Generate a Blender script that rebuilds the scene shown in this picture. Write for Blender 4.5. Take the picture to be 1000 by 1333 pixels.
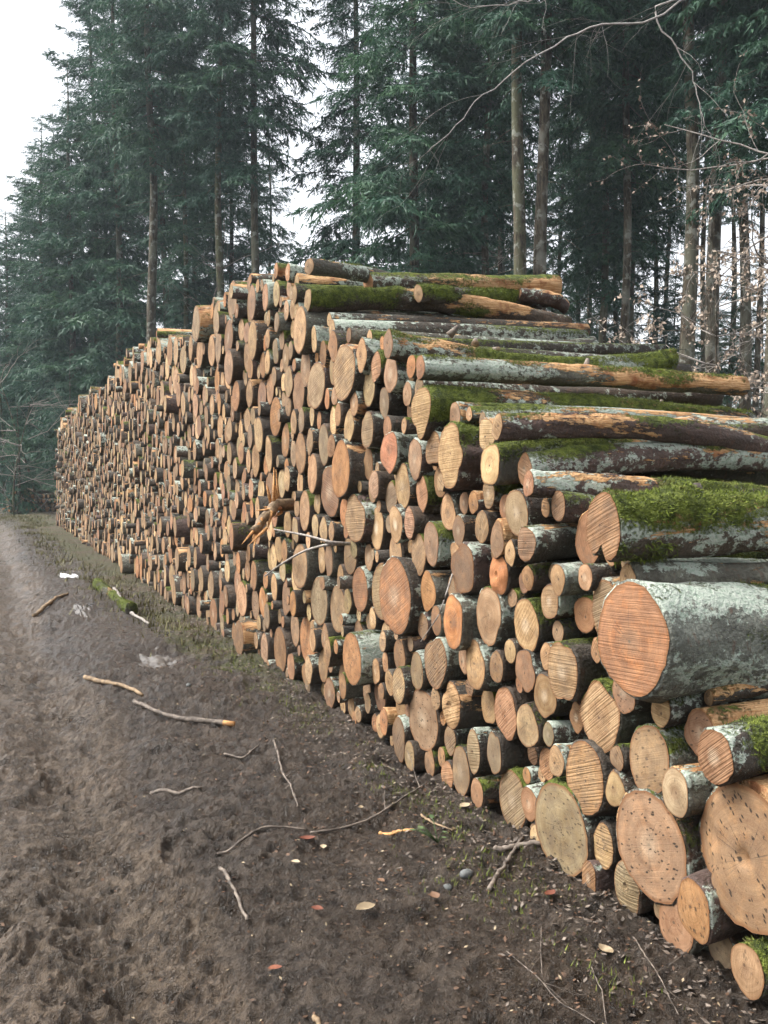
import bpy, math, random
import numpy as np
from mathutils import Vector, Matrix, Euler

for o in list(bpy.data.objects):
    bpy.data.objects.remove(o)
SC = bpy.context.scene
COL = SC.collection
R = math.radians

# ------------------------------------------------------------------ camera
FPX, HORIZ, EYE = 1222.0, 615.0, 1.6            # focal length and horizon of the 1000 x 1333 photograph
PITCH = math.atan((666.5 - HORIZ) / FPX)
cam = bpy.data.cameras.new('camera')
cam.sensor_fit = 'VERTICAL'
cam.angle = 2 * math.atan(666.5 / FPX)
cam.clip_start = 0.05
cam.clip_end = 2000
cam_o = bpy.data.objects.new('camera', cam)
COL.objects.link(cam_o)
cam_o.location = (0, 0, EYE)
cam_o.rotation_euler = (R(90) - PITCH, 0, 0)
SC.camera = cam_o

# ------------------------------------------------------------------ sky and sun (bright overcast)
SUN_EL, SUN_AZ = R(52), R(272)                   # azimuth clockwise from +Y: to the left, behind thin cloud
W = bpy.data.worlds.new('World')
SC.world = W
W.use_nodes = True
wn = W.node_tree
wn.nodes.clear()
sky = wn.nodes.new('ShaderNodeTexSky')
sky.sky_type = 'NISHITA'
sky.sun_disc = False
sky.sun_elevation = SUN_EL
sky.sun_rotation = SUN_AZ
sky.air_density = 1.0
sky.dust_density = 4.0
sky.ozone_density = 1.0
hs = wn.nodes.new('ShaderNodeHueSaturation')
hs.inputs['Saturation'].default_value = 0.22
bg = wn.nodes.new('ShaderNodeBackground')
bg.inputs['Strength'].default_value = 0.15
wo = wn.nodes.new('ShaderNodeOutputWorld')
wn.links.new(sky.outputs[0], hs.inputs['Color'])
wn.links.new(hs.outputs[0], bg.inputs['Color'])
wn.links.new(bg.outputs[0], wo.inputs['Surface'])

sun = bpy.data.lights.new('sun', 'SUN')
sun.energy = 1.5
sun.angle = R(25)
sun.color = (1.0, 0.965, 0.91)
sun_o = bpy.data.objects.new('sun', sun)
COL.objects.link(sun_o)
sd = Vector((math.sin(SUN_AZ) * math.cos(SUN_EL), math.cos(SUN_AZ) * math.cos(SUN_EL), math.sin(SUN_EL)))
sun_o.rotation_euler = sd.to_track_quat('Z', 'Y').to_euler()
sun_o.location = sd * 60

SC.view_settings.view_transform = 'Standard'
SC.view_settings.look = 'None'
SC.view_settings.gamma = 1.0
SC.view_settings.use_curve_mapping = False
SC.view_settings.exposure = 1.5
SC.render.engine = 'CYCLES'
cy = SC.cycles
cy.use_denoising = True
cy.use_adaptive_sampling = True
cy.adaptive_threshold = 0.03
cy.max_bounces = 5
cy.diffuse_bounces = 3
cy.glossy_bounces = 2
cy.transmission_bounces = 3
cy.transparent_max_bounces = 4
cy.caustics_reflective = False
cy.caustics_refractive = False

# ------------------------------------------------------------------ numeric helpers
rng = np.random.default_rng(11)
random.seed(11)


def _h(ix, iy, iz, seed):
    h = (ix.astype(np.int64) * 374761393 + iy.astype(np.int64) * 668265263 + iz.astype(np.int64) * 1274126177 + seed * 974711) & 0xffffffff
    h = ((h ^ (h >> 13)) * 1274126177) & 0xffffffff
    h = ((h ^ (h >> 16)) * 2246822519) & 0xffffffff
    return ((h ^ (h >> 15)) & 0xffffff) / float(0xffffff)


def noise3(p, seed=0):
    """value noise, 0..1, p is (N,3)"""
    p = np.asarray(p, float)
    i = np.floor(p).astype(np.int64)
    f = p - i
    f = f * f * f * (f * (f * 6 - 15) + 10)
    x, y, z = i[:, 0], i[:, 1], i[:, 2]
    fx, fy, fz = f[:, 0], f[:, 1], f[:, 2]
    def L(a, b, t): return a + (b - a) * t
    c = lambda a, b, d: _h(x + a, y + b, z + d, seed)
    return L(L(L(c(0, 0, 0), c(1, 0, 0), fx), L(c(0, 1, 0), c(1, 1, 0), fx), fy),
             L(L(c(0, 0, 1), c(1, 0, 1), fx), L(c(0, 1, 1), c(1, 1, 1), fx), fy), fz)


def noise2(x, y, seed=0):
    """two value-noise lattices turned against each other, so that no grid shows"""
    x = np.asarray(x, float); y = np.asarray(y, float)
    a = seed * 1.37 + .5
    v = _noise2(x * math.cos(a) - y * math.sin(a), x * math.sin(a) + y * math.cos(a), seed)
    a += .8
    w = _noise2(x * math.cos(a) - y * math.sin(a) + 17.3, x * math.sin(a) + y * math.cos(a) - 5.1, seed + 100)
    return np.clip(.5 + (v + w - 1) * .72, 0, 1)


def _noise2(x, y, seed=0):
    x = np.asarray(x, float); y = np.asarray(y, float)
    ix = np.floor(x).astype(np.int64); iy = np.floor(y).astype(np.int64)
    fx = x - ix; fy = y - iy
    fx = fx * fx * (3 - 2 * fx); fy = fy * fy * (3 - 2 * fy)
    z = np.zeros_like(ix)
    a, b, c, d = _h(ix, iy, z, seed), _h(ix + 1, iy, z, seed), _h(ix, iy + 1, z, seed), _h(ix + 1, iy + 1, z, seed)
    return (a + (b - a) * fx) * (1 - fy) + (c + (d - c) * fx) * fy


def fbm3(p, seed=0, oct=3):
    s, a, t = 0, 1, 0
    for k in range(oct):
        s = s + a * noise3(np.asarray(p) * 2.03 ** k + 7.3 * k, seed + k)
        t += a
        a *= .5
    return s / t


def sstep(a, b, x):
    t = np.clip((x - a) / (b - a), 0, 1)
    return t * t * (3 - 2 * t)


# ------------------------------------------------------------------ mesh helpers
def mk(name, verts, quads=None, tris=None, mats=(), parent=None, attrs=None, smooth=True, mat_idx=None):
    """one mesh object from numpy arrays; faces are quads first, then triangles"""
    me = mkmesh(name, verts, quads, tris, mats, attrs, smooth, mat_idx)
    o = bpy.data.objects.new(name, me)
    COL.objects.link(o)
    if parent is not None:
        o.parent = parent
    return o


def mkmesh(name, verts, quads=None, tris=None, mats=(), attrs=None, smooth=True, mat_idx=None):
    verts = np.asarray(verts, np.float32)
    q = np.zeros((0, 4), np.int32) if quads is None or len(quads) == 0 else np.asarray(quads, np.int32)
    t = np.zeros((0, 3), np.int32) if tris is None or len(tris) == 0 else np.asarray(tris, np.int32)
    me = bpy.data.meshes.new(name)
    me.vertices.add(len(verts))
    me.vertices.foreach_set('co', verts.ravel())
    nl = q.size + t.size
    me.loops.add(nl)
    me.loops.foreach_set('vertex_index', np.concatenate([q.ravel(), t.ravel()]).astype(np.int32))
    me.polygons.add(len(q) + len(t))
    ls = np.concatenate([np.arange(len(q)) * 4, q.size + np.arange(len(t)) * 3]).astype(np.int32)
    me.polygons.foreach_set('loop_start', ls)
    for m in mats:
        me.materials.append(m)
    if mat_idx is not None:
        me.polygons.foreach_set('material_index', np.asarray(mat_idx, np.int32))
    me.polygons.foreach_set('use_smooth', np.full(len(q) + len(t), smooth, bool))
    for k, v in (attrs or {}).items():
        v = np.asarray(v, np.float32)
        if v.ndim == 1:
            a = me.attributes.new(k, 'FLOAT', 'POINT'); a.data.foreach_set('value', v)
        elif v.shape[1] == 3:
            a = me.attributes.new(k, 'FLOAT_VECTOR', 'POINT'); a.data.foreach_set('vector', v.ravel())
        else:
            a = me.attributes.new(k, 'FLOAT_COLOR', 'POINT'); a.data.foreach_set('color', v.ravel())
    me.update(calc_edges=True)
    return me


def empty(name, loc=(0, 0, 0), rz=0):
    o = bpy.data.objects.new(name, None)
    o.empty_display_size = .2
    COL.objects.link(o)
    o.location = loc
    o.rotation_euler = (0, 0, rz)
    return o


def tag(o, label=None, cat=None, group=None, kind=None):
    if label: o['label'] = label
    if cat: o['category'] = cat
    if group: o['group'] = group
    if kind: o['kind'] = kind
    return o


def tube(path, rad, n=6, cap=True):
    """verts, quads, tris of a tapered tube along path (M,3)"""
    path = np.asarray(path, float); M = len(path)
    rad = np.broadcast_to(np.asarray(rad, float), (M,))
    tan = np.gradient(path, axis=0)
    tan /= np.linalg.norm(tan, axis=1)[:, None] + 1e-9
    ref = np.where(np.abs(tan[:, 2:3]) > .9, np.array([[1., 0, 0]]), np.array([[0, 0, 1.]]))
    u = np.cross(ref, tan); u /= np.linalg.norm(u, axis=1)[:, None] + 1e-9
    v = np.cross(tan, u)
    th = np.arange(n) / n * 2 * np.pi
    V = path[:, None] + rad[:, None, None] * (np.cos(th)[None, :, None] * u[:, None] + np.sin(th)[None, :, None] * v[:, None])
    V = V.reshape(-1, 3)
    i = np.arange(M - 1)[:, None] * n; j = np.arange(n)[None]; j2 = (j + 1) % n
    Q = np.stack([i + j, i + j2, i + n + j2, i + n + j], -1).reshape(-1, 4)
    T = np.zeros((0, 3), int)
    if cap:
        V = np.vstack([V, path[:1], path[-1:]])
        a, b = M * n, M * n + 1
        jj = np.arange(n); jn = (jj + 1) % n
        T = np.vstack([np.stack([np.full(n, a), jn, jj], -1), np.stack([np.full(n, b), (M - 1) * n + jj, (M - 1) * n + jn], -1)])
    return V, Q, T


class Bag:
    """collects pieces of one mesh"""
    def __init__(s): s.V, s.Q, s.T, s.n, s.A = [], [], [], 0, {}
    def add(s, V, Q=None, T=None, **attrs):
        V = np.asarray(V, float)
        if Q is not None and len(Q): s.Q.append(np.asarray(Q) + s.n)
        if T is not None and len(T): s.T.append(np.asarray(T) + s.n)
        s.V.append(V); s.n += len(V)
        for k, v in attrs.items(): s.A.setdefault(k, []).append(np.asarray(v))
    def arrays(s):
        return np.vstack(s.V), (np.vstack(s.Q) if s.Q else None), (np.vstack(s.T) if s.T else None), {k: np.concatenate(v) for k, v in s.A.items()}
    def obj(s, name, mats, parent=None, smooth=True):
        V, Q, T, A = s.arrays()
        return mk(name, V, Q, T, mats, parent, A, smooth)
    def mesh(s, name, mats, smooth=True):
        V, Q, T, A = s.arrays()
        return mkmesh(name, V, Q, T, mats, A, smooth)


# photograph pixel -> ray / ground point, used to measure where things stand
def ray(px, py):
    dx = (px - 500) / FPX; dy = (666.5 - py) / FPX
    c, s = math.cos(PITCH), math.sin(PITCH)
    return np.array([dx, c + dy * s, -s + dy * c])


def ground_at(px, py, z=0.0):
    d = ray(px, py)
    t = (z - EYE) / d[2]
    return np.array([0, 0, EYE]) + d * t


def at_depth(px, depth, z=0.0):
    return np.array([(px - 500) / FPX * depth, depth, z])


def z_at(py, depth):
    return EYE + (HORIZ - py) / FPX * depth


# pile frame: front face of the stack is a straight vertical plane
P0 = np.array([1.13, 2.85, 0.0])
AL = np.array([-0.395, 0.9187, 0.0]); AL /= np.linalg.norm(AL)      # along the face, away from the camera
NO = np.array([-AL[1], AL[0], 0.0])                                  # out of the face, towards the track
LX = -NO                                                             # log axis, into the pile


def face_hit(px, py, p=0.0):
    """s, z, distance along view for a pixel on the pile's face plane pushed out by p"""
    d = ray(px, py); o = np.array([0, 0, EYE])
    t = np.dot(P0 + NO * p - o, NO) / np.dot(d, NO)
    q = o + d * t
    return float(np.dot(q - P0, AL)), float(q[2]), float(q[1])


def s_of_depth(y): return (y - P0[1]) / AL[1]


# ------------------------------------------------------------------ materials
class NT:
    def __init__(s, name):
        s.m = bpy.data.materials.new(name); s.m.use_nodes = True
        s.t = s.m.node_tree; s.t.nodes.clear()
        s.out = s.t.nodes.new('ShaderNodeOutputMaterial')
        s.b = s.t.nodes.new('ShaderNodeBsdfPrincipled')
        s.t.links.new(s.b.outputs[0], s.out.inputs['Surface'])
    def _set(s, sock, v):
        if v is None: return
        if isinstance(v, bpy.types.NodeSocket): s.t.links.new(v, sock)
        elif hasattr(sock.default_value, '__len__') and not hasattr(v, '__len__'): sock.default_value = (v,) * len(sock.default_value)
        elif hasattr(v, '__len__') and len(v) == 3 and len(sock.default_value) == 4: sock.default_value = (*v, 1)
        else: sock.default_value = v
    def attr(s, name, out='Vector', kind='GEOMETRY'):
        n = s.t.nodes.new('ShaderNodeAttribute'); n.attribute_name = name; n.attribute_type = kind
        return n.outputs[out]
    def sep(s, v):
        n = s.t.nodes.new('ShaderNodeSeparateXYZ'); s._set(n.inputs[0], v); return n.outputs
    def comb(s, x=0, y=0, z=0):
        n = s.t.nodes.new('ShaderNodeCombineXYZ')
        for i, v in enumerate((x, y, z)): s._set(n.inputs[i], v)
        return n.outputs[0]
    def math(s, op, a, b=0.0, c=0.0, clamp=False):
        n = s.t.nodes.new('ShaderNodeMath'); n.operation = op; n.use_clamp = clamp
        s._set(n.inputs[0], a); s._set(n.inputs[1], b); s._set(n.inputs[2], c)
        return n.outputs[0]
    def vmath(s, op, a, b=(0, 0, 0)):
        n = s.t.nodes.new('ShaderNodeVectorMath'); n.operation = op
        s._set(n.inputs[0], a)
        if op == 'SCALE': s._set(n.inputs['Scale'], b)
        else: s._set(n.inputs[1], b)
        return n.outputs[0]
    def noise(s, vec, scale=5, detail=3, rough=.55, dist=0):
        n = s.t.nodes.new('ShaderNodeTexNoise')
        s._set(n.inputs['Vector'], vec); s._set(n.inputs['Scale'], scale); n.inputs['Detail'].default_value = detail
        n.inputs['Roughness'].default_value = rough; n.inputs['Distortion'].default_value = dist
        return n.outputs['Fac']
    def vor(s, vec, scale=5, feat='F1', rnd=1):
        n = s.t.nodes.new('ShaderNodeTexVoronoi'); n.feature = feat
        s._set(n.inputs['Vector'], vec); s._set(n.inputs['Scale'], scale); n.inputs['Randomness'].default_value = rnd
        return n.outputs['Distance']
    def step(s, v, lo, hi):
        n = s.t.nodes.new('ShaderNodeMapRange'); n.interpolation_type = 'SMOOTHSTEP'
        s._set(n.inputs['Value'], v); s._set(n.inputs['From Min'], lo); s._set(n.inputs['From Max'], hi)
        return n.outputs[0]
    def rng(s, v, lo, hi, a, b):
        n = s.t.nodes.new('ShaderNodeMapRange')
        s._set(n.inputs['Value'], v); s._set(n.inputs['From Min'], lo); s._set(n.inputs['From Max'], hi)
        s._set(n.inputs['To Min'], a); s._set(n.inputs['To Max'], b)
        return n.outputs[0]
    def mix(s, f, a, b, mode='MIX'):
        n = s.t.nodes.new('ShaderNodeMix'); n.data_type = 'RGBA'; n.blend_type = mode
        s._set(n.inputs['Factor'], f); s._set(n.inputs[6], a); s._set(n.inputs[7], b)
        return n.outputs[2]
    def bump(s, h, strength=.5, dist=.01, normal=None):
        n = s.t.nodes.new('ShaderNodeBump'); s._set(n.inputs['Height'], h); s._set(n.inputs['Strength'], strength)
        s._set(n.inputs['Distance'], dist)
        if normal is not None: s.t.links.new(normal, n.inputs['Normal'])
        return n.outputs[0]
    def objpos(s):
        return s.t.nodes.new('ShaderNodeTexCoord').outputs['Object']
    def geo(s, out): return s.t.nodes.new('ShaderNodeNewGeometry').outputs[out]
    def rand(s): return s.t.nodes.new('ShaderNodeObjectInfo').outputs['Random']
    def done(s, color=None, rough=None, normal=None, spec=None):
        s._set(s.b.inputs['Base Color'], color); s._set(s.b.inputs['Roughness'], rough)
        if normal is not None: s._set(s.b.inputs['Normal'], normal)
        if spec is not None: s._set(s.b.inputs['Specular IOR Level'], spec)
        return s.m


def mat_bark():
    n = NT('log_bark')
    co = n.attr('lc'); tint = n.attr('tint', 'Color'); bp = n.sep(n.attr('bp'))
    st = n.vmath('MULTIPLY', co, (.45, 1, 1))
    n1 = n.noise(st, 16, 5, .65); n2 = n.noise(co, 70, 3, .6); n3 = n.noise(n.vmath('MULTIPLY', co, (1.6, .6, .6)), 32, 2)
    c = n.mix(n.step(n1, .32, .72), n.mix(.6, tint, (.028, .021, .015)), tint)
    c = n.mix(n.step(n2, .35, .7), n.mix(.45, c, (.02, .015, .012)), c)
    c = n.mix(n.math('MULTIPLY', n.step(n3, .58, .72), .5), c, (.11, .055, .033))
    n4 = n.noise(n.vmath('MULTIPLY', co, (.8, 1, 1)), 26, 6, .75)
    lm = n.step(n.math('ADD', bp[1], n.math('MULTIPLY', n.math('SUBTRACT', n4, .5), 2.0)), .46, .60)
    lc = n.mix(n.step(n2, .3, .7), (.55, .59, .51), (.24, .30, .235))
    c = n.mix(n.math('MULTIPLY', lm, n.rng(n2, .3, .6, .55, .95)), c, lc)
    pn = n.noise(n.vmath('MULTIPLY', co, (.35, 1.3, 1.3)), 14, 6, .75)
    pm = n.step(n.math('ADD', bp[2], n.math('MULTIPLY', n.math('SUBTRACT', pn, .5), 1.9)), .50, .56)
    grain = n.noise(n.vmath('MULTIPLY', co, (.05, 1, 1)), 160, 3)
    pc = n.mix(n.step(grain, .3, .7), (.34, .165, .065), (.60, .38, .19))
    pc = n.mix(n.step(n.noise(co, 9, 3), .5, .72), pc, (.22, .085, .035))
    c = n.mix(pm, c, pc)
    mm = n.step(n.math('ADD', bp[0], n.math('ADD', n.math('MULTIPLY', n.math('SUBTRACT', n2, .5), .8), n.math('MULTIPLY', n.math('SUBTRACT', n4, .5), .9))), .38, .64)
    mc = n.mix(n.step(n.noise(co, 22, 4, .7), .32, .66), (.04, .055, .010), (.17, .205, .032))
    c = n.mix(mm, c, mc)
    h = n.math('ADD', n.math('MULTIPLY', n1, 1.0), n.math('MULTIPLY', n2, .55))
    h = n.math('ADD', h, n.math('MULTIPLY', mm, n.math('MULTIPLY', n.noise(co, 120, 2), 1.8)))
    h = n.math('SUBTRACT', h, n.math('MULTIPLY', pm, .5))
    return n.done(c, n.rng(n1, .3, .7, .62, .9), n.bump(h, 1.0, .02), .25)


def mat_cut():
    n = NT('sawn_wood')
    fc = n.attr('fc'); f = n.sep(fc); tint = n.attr('tint', 'Color'); fp = n.sep(n.attr('fp')); sd_ = n.attr('sd', 'Fac')
    off = n.comb(n.math('MULTIPLY', sd_, 37.), n.math('MULTIPLY', sd_, 91.), 0)
    uv = n.vmath('ADD', n.comb(f[0], f[1], 0), off)
    big = n.noise(uv, 9, 4, .6)
    fine = n.noise(n.vmath('MULTIPLY', uv, (1, .2, 1)), 220, 2)
    fib = n.noise(uv, 130, 3, .7)
    # growth rings round an off-centre pith, uneven in width
    pth = n.vmath('SUBTRACT', n.comb(f[0], f[1], 0), n.comb(n.math('MULTIPLY', n.math('SINE', n.math('MULTIPLY', sd_, 311.)), .012), n.math('MULTIPLY', n.math('SINE', n.math('MULTIPLY', sd_, 177.)), .012), 0))
    ln_ = n.t.nodes.new('ShaderNodeVectorMath'); ln_.operation = 'LENGTH'; n._set(ln_.inputs[0], pth)
    prad = n.math('ADD', ln_.outputs['Value'], n.math('MULTIPLY', n.math('SUBTRACT', n.noise(uv, 14, 2), .5), .022))
    rn = n.noise(n.comb(n.math('MULTIPLY', prad, 210.), n.math('MULTIPLY', sd_, 80.), 0), 1.0, 2, .6)
    rbig = n.noise(n.comb(n.math('MULTIPLY', prad, 38.), n.math('MULTIPLY', sd_, 63.), 4.0), 1.0, 2, .5)
    ps = n.sep(pth)
    ang = n.math('ARCTAN2', ps[1], ps[0])
    cn = n.noise(n.comb(n.math('MULTIPLY', n.math('COSINE', ang), 2.6), n.math('MULTIPLY', n.math('SINE', ang), 2.6), n.math('MULTIPLY', sd_, 55.)), 1.6, 3, .6)
    crack = n.math('MULTIPLY', n.step(n.math('ABSOLUTE', n.math('SUBTRACT', cn, .54)), .012, .003), n.step(n.math('ADD', f[2], n.math('MULTIPLY', big, .6)), 1.05, .55))
    # saw kerf lines across the face, uneven in spacing and depth
    su = n.math('ADD', n.math('MULTIPLY', f[0], 1.0), n.math('MULTIPLY', n.noise(uv, 5, 2), .005))
    s1 = n.noise(n.comb(n.math('MULTIPLY', su, 115.), n.math('MULTIPLY', f[1], 2.2), n.math('MULTIPLY', sd_, 50.)), 1.0, 2, .6)
    sw = n.step(s1, .36, .62)
    c = n.mix(n.step(big, .3, .72), n.mix(1, tint, (.70, .62, .55), 'MULTIPLY'), n.mix(1, tint, (1.16, 1.12, 1.06), 'MULTIPLY'))
    c = n.mix(n.math('MULTIPLY', n.step(rn, .42, .62), .34), c, n.mix(1, c, (.58, .47, .38), 'MULTIPLY'))
    c = n.mix(n.math('MULTIPLY', n.step(rbig, .45, .65), .40), c, n.mix(1, c, (.74, .62, .52), 'MULTIPLY'))
    c = n.mix(n.step(ln_.outputs['Value'], .008, .003), c, (.10, .06, .035))
    c = n.mix(n.math('MULTIPLY', crack, .8), c, (.04, .026, .017))
    c = n.mix(n.math('MULTIPLY', n.math('SUBTRACT', 1, sw), n.math('MULTIPLY', fp[0], .25)), c, n.mix(1, c, (.46, .39, .33), 'MULTIPLY'))
    c = n.mix(n.math('MULTIPLY', n.step(fib, .5, .75), .3), c, n.mix(1, c, (1.25, 1.22, 1.18), 'MULTIPLY'))
    # heart: + pale, - dark
    hm = n.step(n.math('ADD', f[2], n.math('MULTIPLY', big, .35)), .62, .22)
    c = n.mix(n.math('MULTIPLY', hm, n.math('MAXIMUM', fp[2], 0)), c, (.58, .47, .33))
    c = n.mix(n.math('MULTIPLY', hm, n.math('MAXIMUM', n.math('MULTIPLY', fp[2], -1), 0)), c, (.13, .075, .045))
    # weather stain, grey film
    c = n.mix(n.math('MULTIPLY', n.step(n.math('ADD', n.noise(uv, 13, 5, .75), n.math('MULTIPLY', n.math('SINE', n.math('MULTIPLY', sd_, 700.)), .12)), .42, .66), .62), c, n.mix(.5, n.mix(1, c, (.55, .52, .5), 'MULTIPLY'), (.17, .135, .10)))
    # dark spots
    vs = n.vor(n.vmath('ADD', n.vmath('MULTIPLY', uv, (1.5, .7, 1)), n.comb(n.math('MULTIPLY', big, .05), 0, 0)), 44)
    sp = n.math('MULTIPLY', n.step(n.math('ADD', vs, n.math('MULTIPLY', n.noise(uv, 60, 2), .35)), .50, .34), n.step(n.noise(uv, 24, 3), .43, .50))
    c = n.mix(n.math('MULTIPLY', sp, fp[1]), c, (.035, .024, .016))
    # cambium at the rim
    c = n.mix(n.math('MULTIPLY', n.step(n.math('ADD', f[2], n.math('MULTIPLY', n.math('SUBTRACT', big, .5), .10)), .90, .985), .75), c, (.17, .075, .03))
    h = n.math('ADD', n.math('MULTIPLY', n.math('MULTIPLY', sw, fp[0]), 1.0), n.math('MULTIPLY', fib, .5))
    return n.done(c, .78, n.bump(h, .55, .006), .25)


def mat_moss():
    n = NT('moss_blades')
    co = n.geo('Position')
    a = n.noise(co, 18, 4, .7); b = n.noise(co, 110, 2)
    c = n.mix(n.step(a, .34, .66), (.045, .060, .012), (.17, .215, .034))
    c = n.mix(n.step(b, .5, .75), c, (.23, .26, .065))
    c = n.mix(n.math('MULTIPLY', n.step(n.noise(co, 7, 3), .54, .68), .6), c, (.10, .075, .035))
    return n.done(c, .8, None, .2)


def mat_ground():
    n = NT('mud')
    p = n.geo('Position'); g = n.sep(n.attr('gm'))          # road wetness, soil, green
    a = n.noise(p, 1.3, 4); b = n.noise(p, 9, 5, .65); c_ = n.noise(p, 60, 4, .7); d = n.noise(p, 260, 2)
    mud = n.mix(n.step(b, .3, .7), (.050, .034, .021), (.125, .090, .058))
    mud = n.mix(n.math('MULTIPLY', n.step(c_, .45, .68), .55), mud, (.032, .023, .016))
    mud = n.mix(n.step(a, .35, .7), mud, n.mix(1, mud, (1.22, 1.18, 1.16), 'MULTIPLY'))
    e_ = n.noise(p, 26, 5, .75)
    mud = n.mix(n.math('MULTIPLY', n.step(e_, .52, .66), .6), mud, (.028, .020, .014))
    mud = n.mix(n.math('MULTIPLY', n.step(e_, .44, .34), .5), mud, (.175, .132, .092))
    soil = n.mix(n.step(b, .28, .72), (.022, .0145, .009), (.066, .045, .028))
    soil = n.mix(n.math('MULTIPLY', n.step(c_, .55, .68), .6), soil, (.085, .062, .044))
    c = n.mix(n.step(n.math('ADD', g[1], n.math('MULTIPLY', n.math('SUBTRACT', b, .5), .7)), .35, .65), mud, soil)
    litter = n.mix(n.step(c_, .35, .65), (.045, .032, .02), (.13, .085, .05))
    green = n.mix(n.step(c_, .35, .62), (.026, .025, .010), (.085, .085, .028))
    gm = n.step(n.math('ADD', g[2], n.math('MULTIPLY', n.math('SUBTRACT', b, .5), .9)), .45, .65)
    c = n.mix(gm, c, n.mix(n.step(a, .3, .6), litter, green))
    c = n.mix(n.math('MULTIPLY', n.step(d, .62, .72), .5), c, (.11, .085, .062))
    r = n.rng(n.math('ADD', b, n.math('MULTIPLY', n.math('SUBTRACT', a, .5), .8)), .3, .7, .22, .62)
    r = n.mix(gm, r, .9)
    h = n.math('ADD', n.math('SUBTRACT', n.math('MULTIPLY', b, 1.0), n.math('MULTIPLY', n.step(e_, .50, .66), .6)), n.math('ADD', n.math('MULTIPLY', c_, .9), n.math('MULTIPLY', d, .3)))
    return n.done(c, r, n.bump(h, 1.0, .035), .5)


def mat_needles():
    n = NT('needles')
    p = n.geo('Position')
    a = n.noise(p, .55, 3); b = n.noise(p, 5, 3); r = n.rand()
    c = n.mix(n.step(b, .3, .7), (.016, .050, .033), (.055, .125, .078))
    c = n.mix(n.step(a, .4, .75), c, n.mix(1, c, (1.5, 1.35, .95), 'MULTIPLY'))
    c = n.mix(n.math('MULTIPLY', r, .4), c, (.020, .055, .045))
    n.done(c, .6, None, .3)
    tr = n.t.nodes.new('ShaderNodeBsdfTranslucent'); n._set(tr.inputs[0], c)
    mx = n.t.nodes.new('ShaderNodeMixShader'); mx.inputs[0].default_value = .25
    n.t.links.new(n.b.outputs[0], mx.inputs[1]); n.t.links.new(tr.outputs[0], mx.inputs[2])
    n.t.links.new(mx.outputs[0], n.out.inputs[0])
    return n.m


def mat_treebark():
    n = NT('tree_bark')
    p = n.objpos(); r = n.rand()
    q = n.vmath('ADD', n.vmath('MULTIPLY', p, (1, 1, .22)), n.comb(n.math('MULTIPLY', r, 40.), 0, 0))
    a = n.noise(q, 14, 4, .7); b = n.noise(n.vmath('MULTIPLY', p, (1, 1, .5)), 2.5, 4); v = n.noise(q, 45, 2)
    c = n.mix(n.step(a, .35, .68), (.028, .022, .015), (.098, .080, .056))
    c = n.mix(n.math('MULTIPLY', n.step(n.math('ADD', b, n.math('MULTIPLY', r, .12)), .50, .64), .75), c, n.mix(r, (.18, .175, .15), (.065, .07, .028)))
    c = n.mix(n.math('MULTIPLY', n.step(n.noise(p, 5, 3), .56, .66), .6), c, (.25, .26, .225))
    return n.done(c, .88, n.bump(n.math('ADD', a, n.math('MULTIPLY', v, .4)), .8, .04), .2)


def mat_plain(name, c0, c1, scale=30, rough=.8, stretch=(1, 1, 1), bump=.4, spec=.3):
    n = NT(name)
    p = n.vmath('MULTIPLY', n.geo('Position'), stretch)
    a = n.noise(p, scale, 4, .65)
    return n.done(n.mix(n.step(a, .3, .7), c0, c1), rough, n.bump(a, bump, .01), spec)


def mat_leaf(name, c0, c1):
    n = NT(name)
    a = n.noise(n.geo('Position'), 25, 3); r = n.rand()
    return n.done(n.mix(n.step(n.math('ADD', a, n.math('MULTIPLY', n.math('SUBTRACT', r, .5), .4)), .3, .7), c0, c1), .7, None, .3)


M_BARK, M_CUT, M_MOSS = mat_bark(), mat_cut(), mat_moss()
M_GROUND, M_NEEDLE, M_TBARK = mat_ground(), mat_needles(), mat_treebark()
M_TWIG = mat_plain('twig_bark', (.13, .11, .095), (.34, .31, .275), 40)
M_STICK = mat_plain('stick_bark', (.05, .04, .033), (.22, .18, .145), 24, .75)
M_RAW = mat_plain('broken_wood', (.30, .125, .045), (.62, .36, .15), 60, .8)
M_PALEW = mat_plain('peeled_wood', (.10, .07, .042), (.30, .21, .125), 22, .75)
M_BEECH = mat_leaf('dry_beech_leaf', (.22, .17, .13), (.42, .34, .265))
M_LEAFB = mat_leaf('fallen_brown_leaf', (.05, .028, .017), (.15, .085, .05))
M_LEAFR = mat_leaf('fallen_red_leaf', (.13, .042, .024), (.24, .09, .05))
M_LEAFP = mat_leaf('fallen_pale_leaf', (.20, .15, .09), (.40, .32, .21))
M_GRASS = mat_leaf('grass_blade', (.045, .042, .016), (.14, .13, .05))
M_HERB = mat_leaf('herb_leaf', (.05, .085, .03), (.12, .17, .07))

# ------------------------------------------------------------------ ground
PUD = [  # px, py, half length, half width of shallow wet hollows on the track side
    (88, 745, .62, .34), (203, 857, .42, .20), (120, 800, .30, .12), (20, 905, .3, .13)]
PUDW = [(ground_at(a, b), l, w) for a, b, l, w in PUD]


def lateral(x, y):
    return (x - P0[0]) * NO[0] + (y - P0[1]) * NO[1], (x - P0[0]) * AL[0] + (y - P0[1]) * AL[1]


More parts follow.
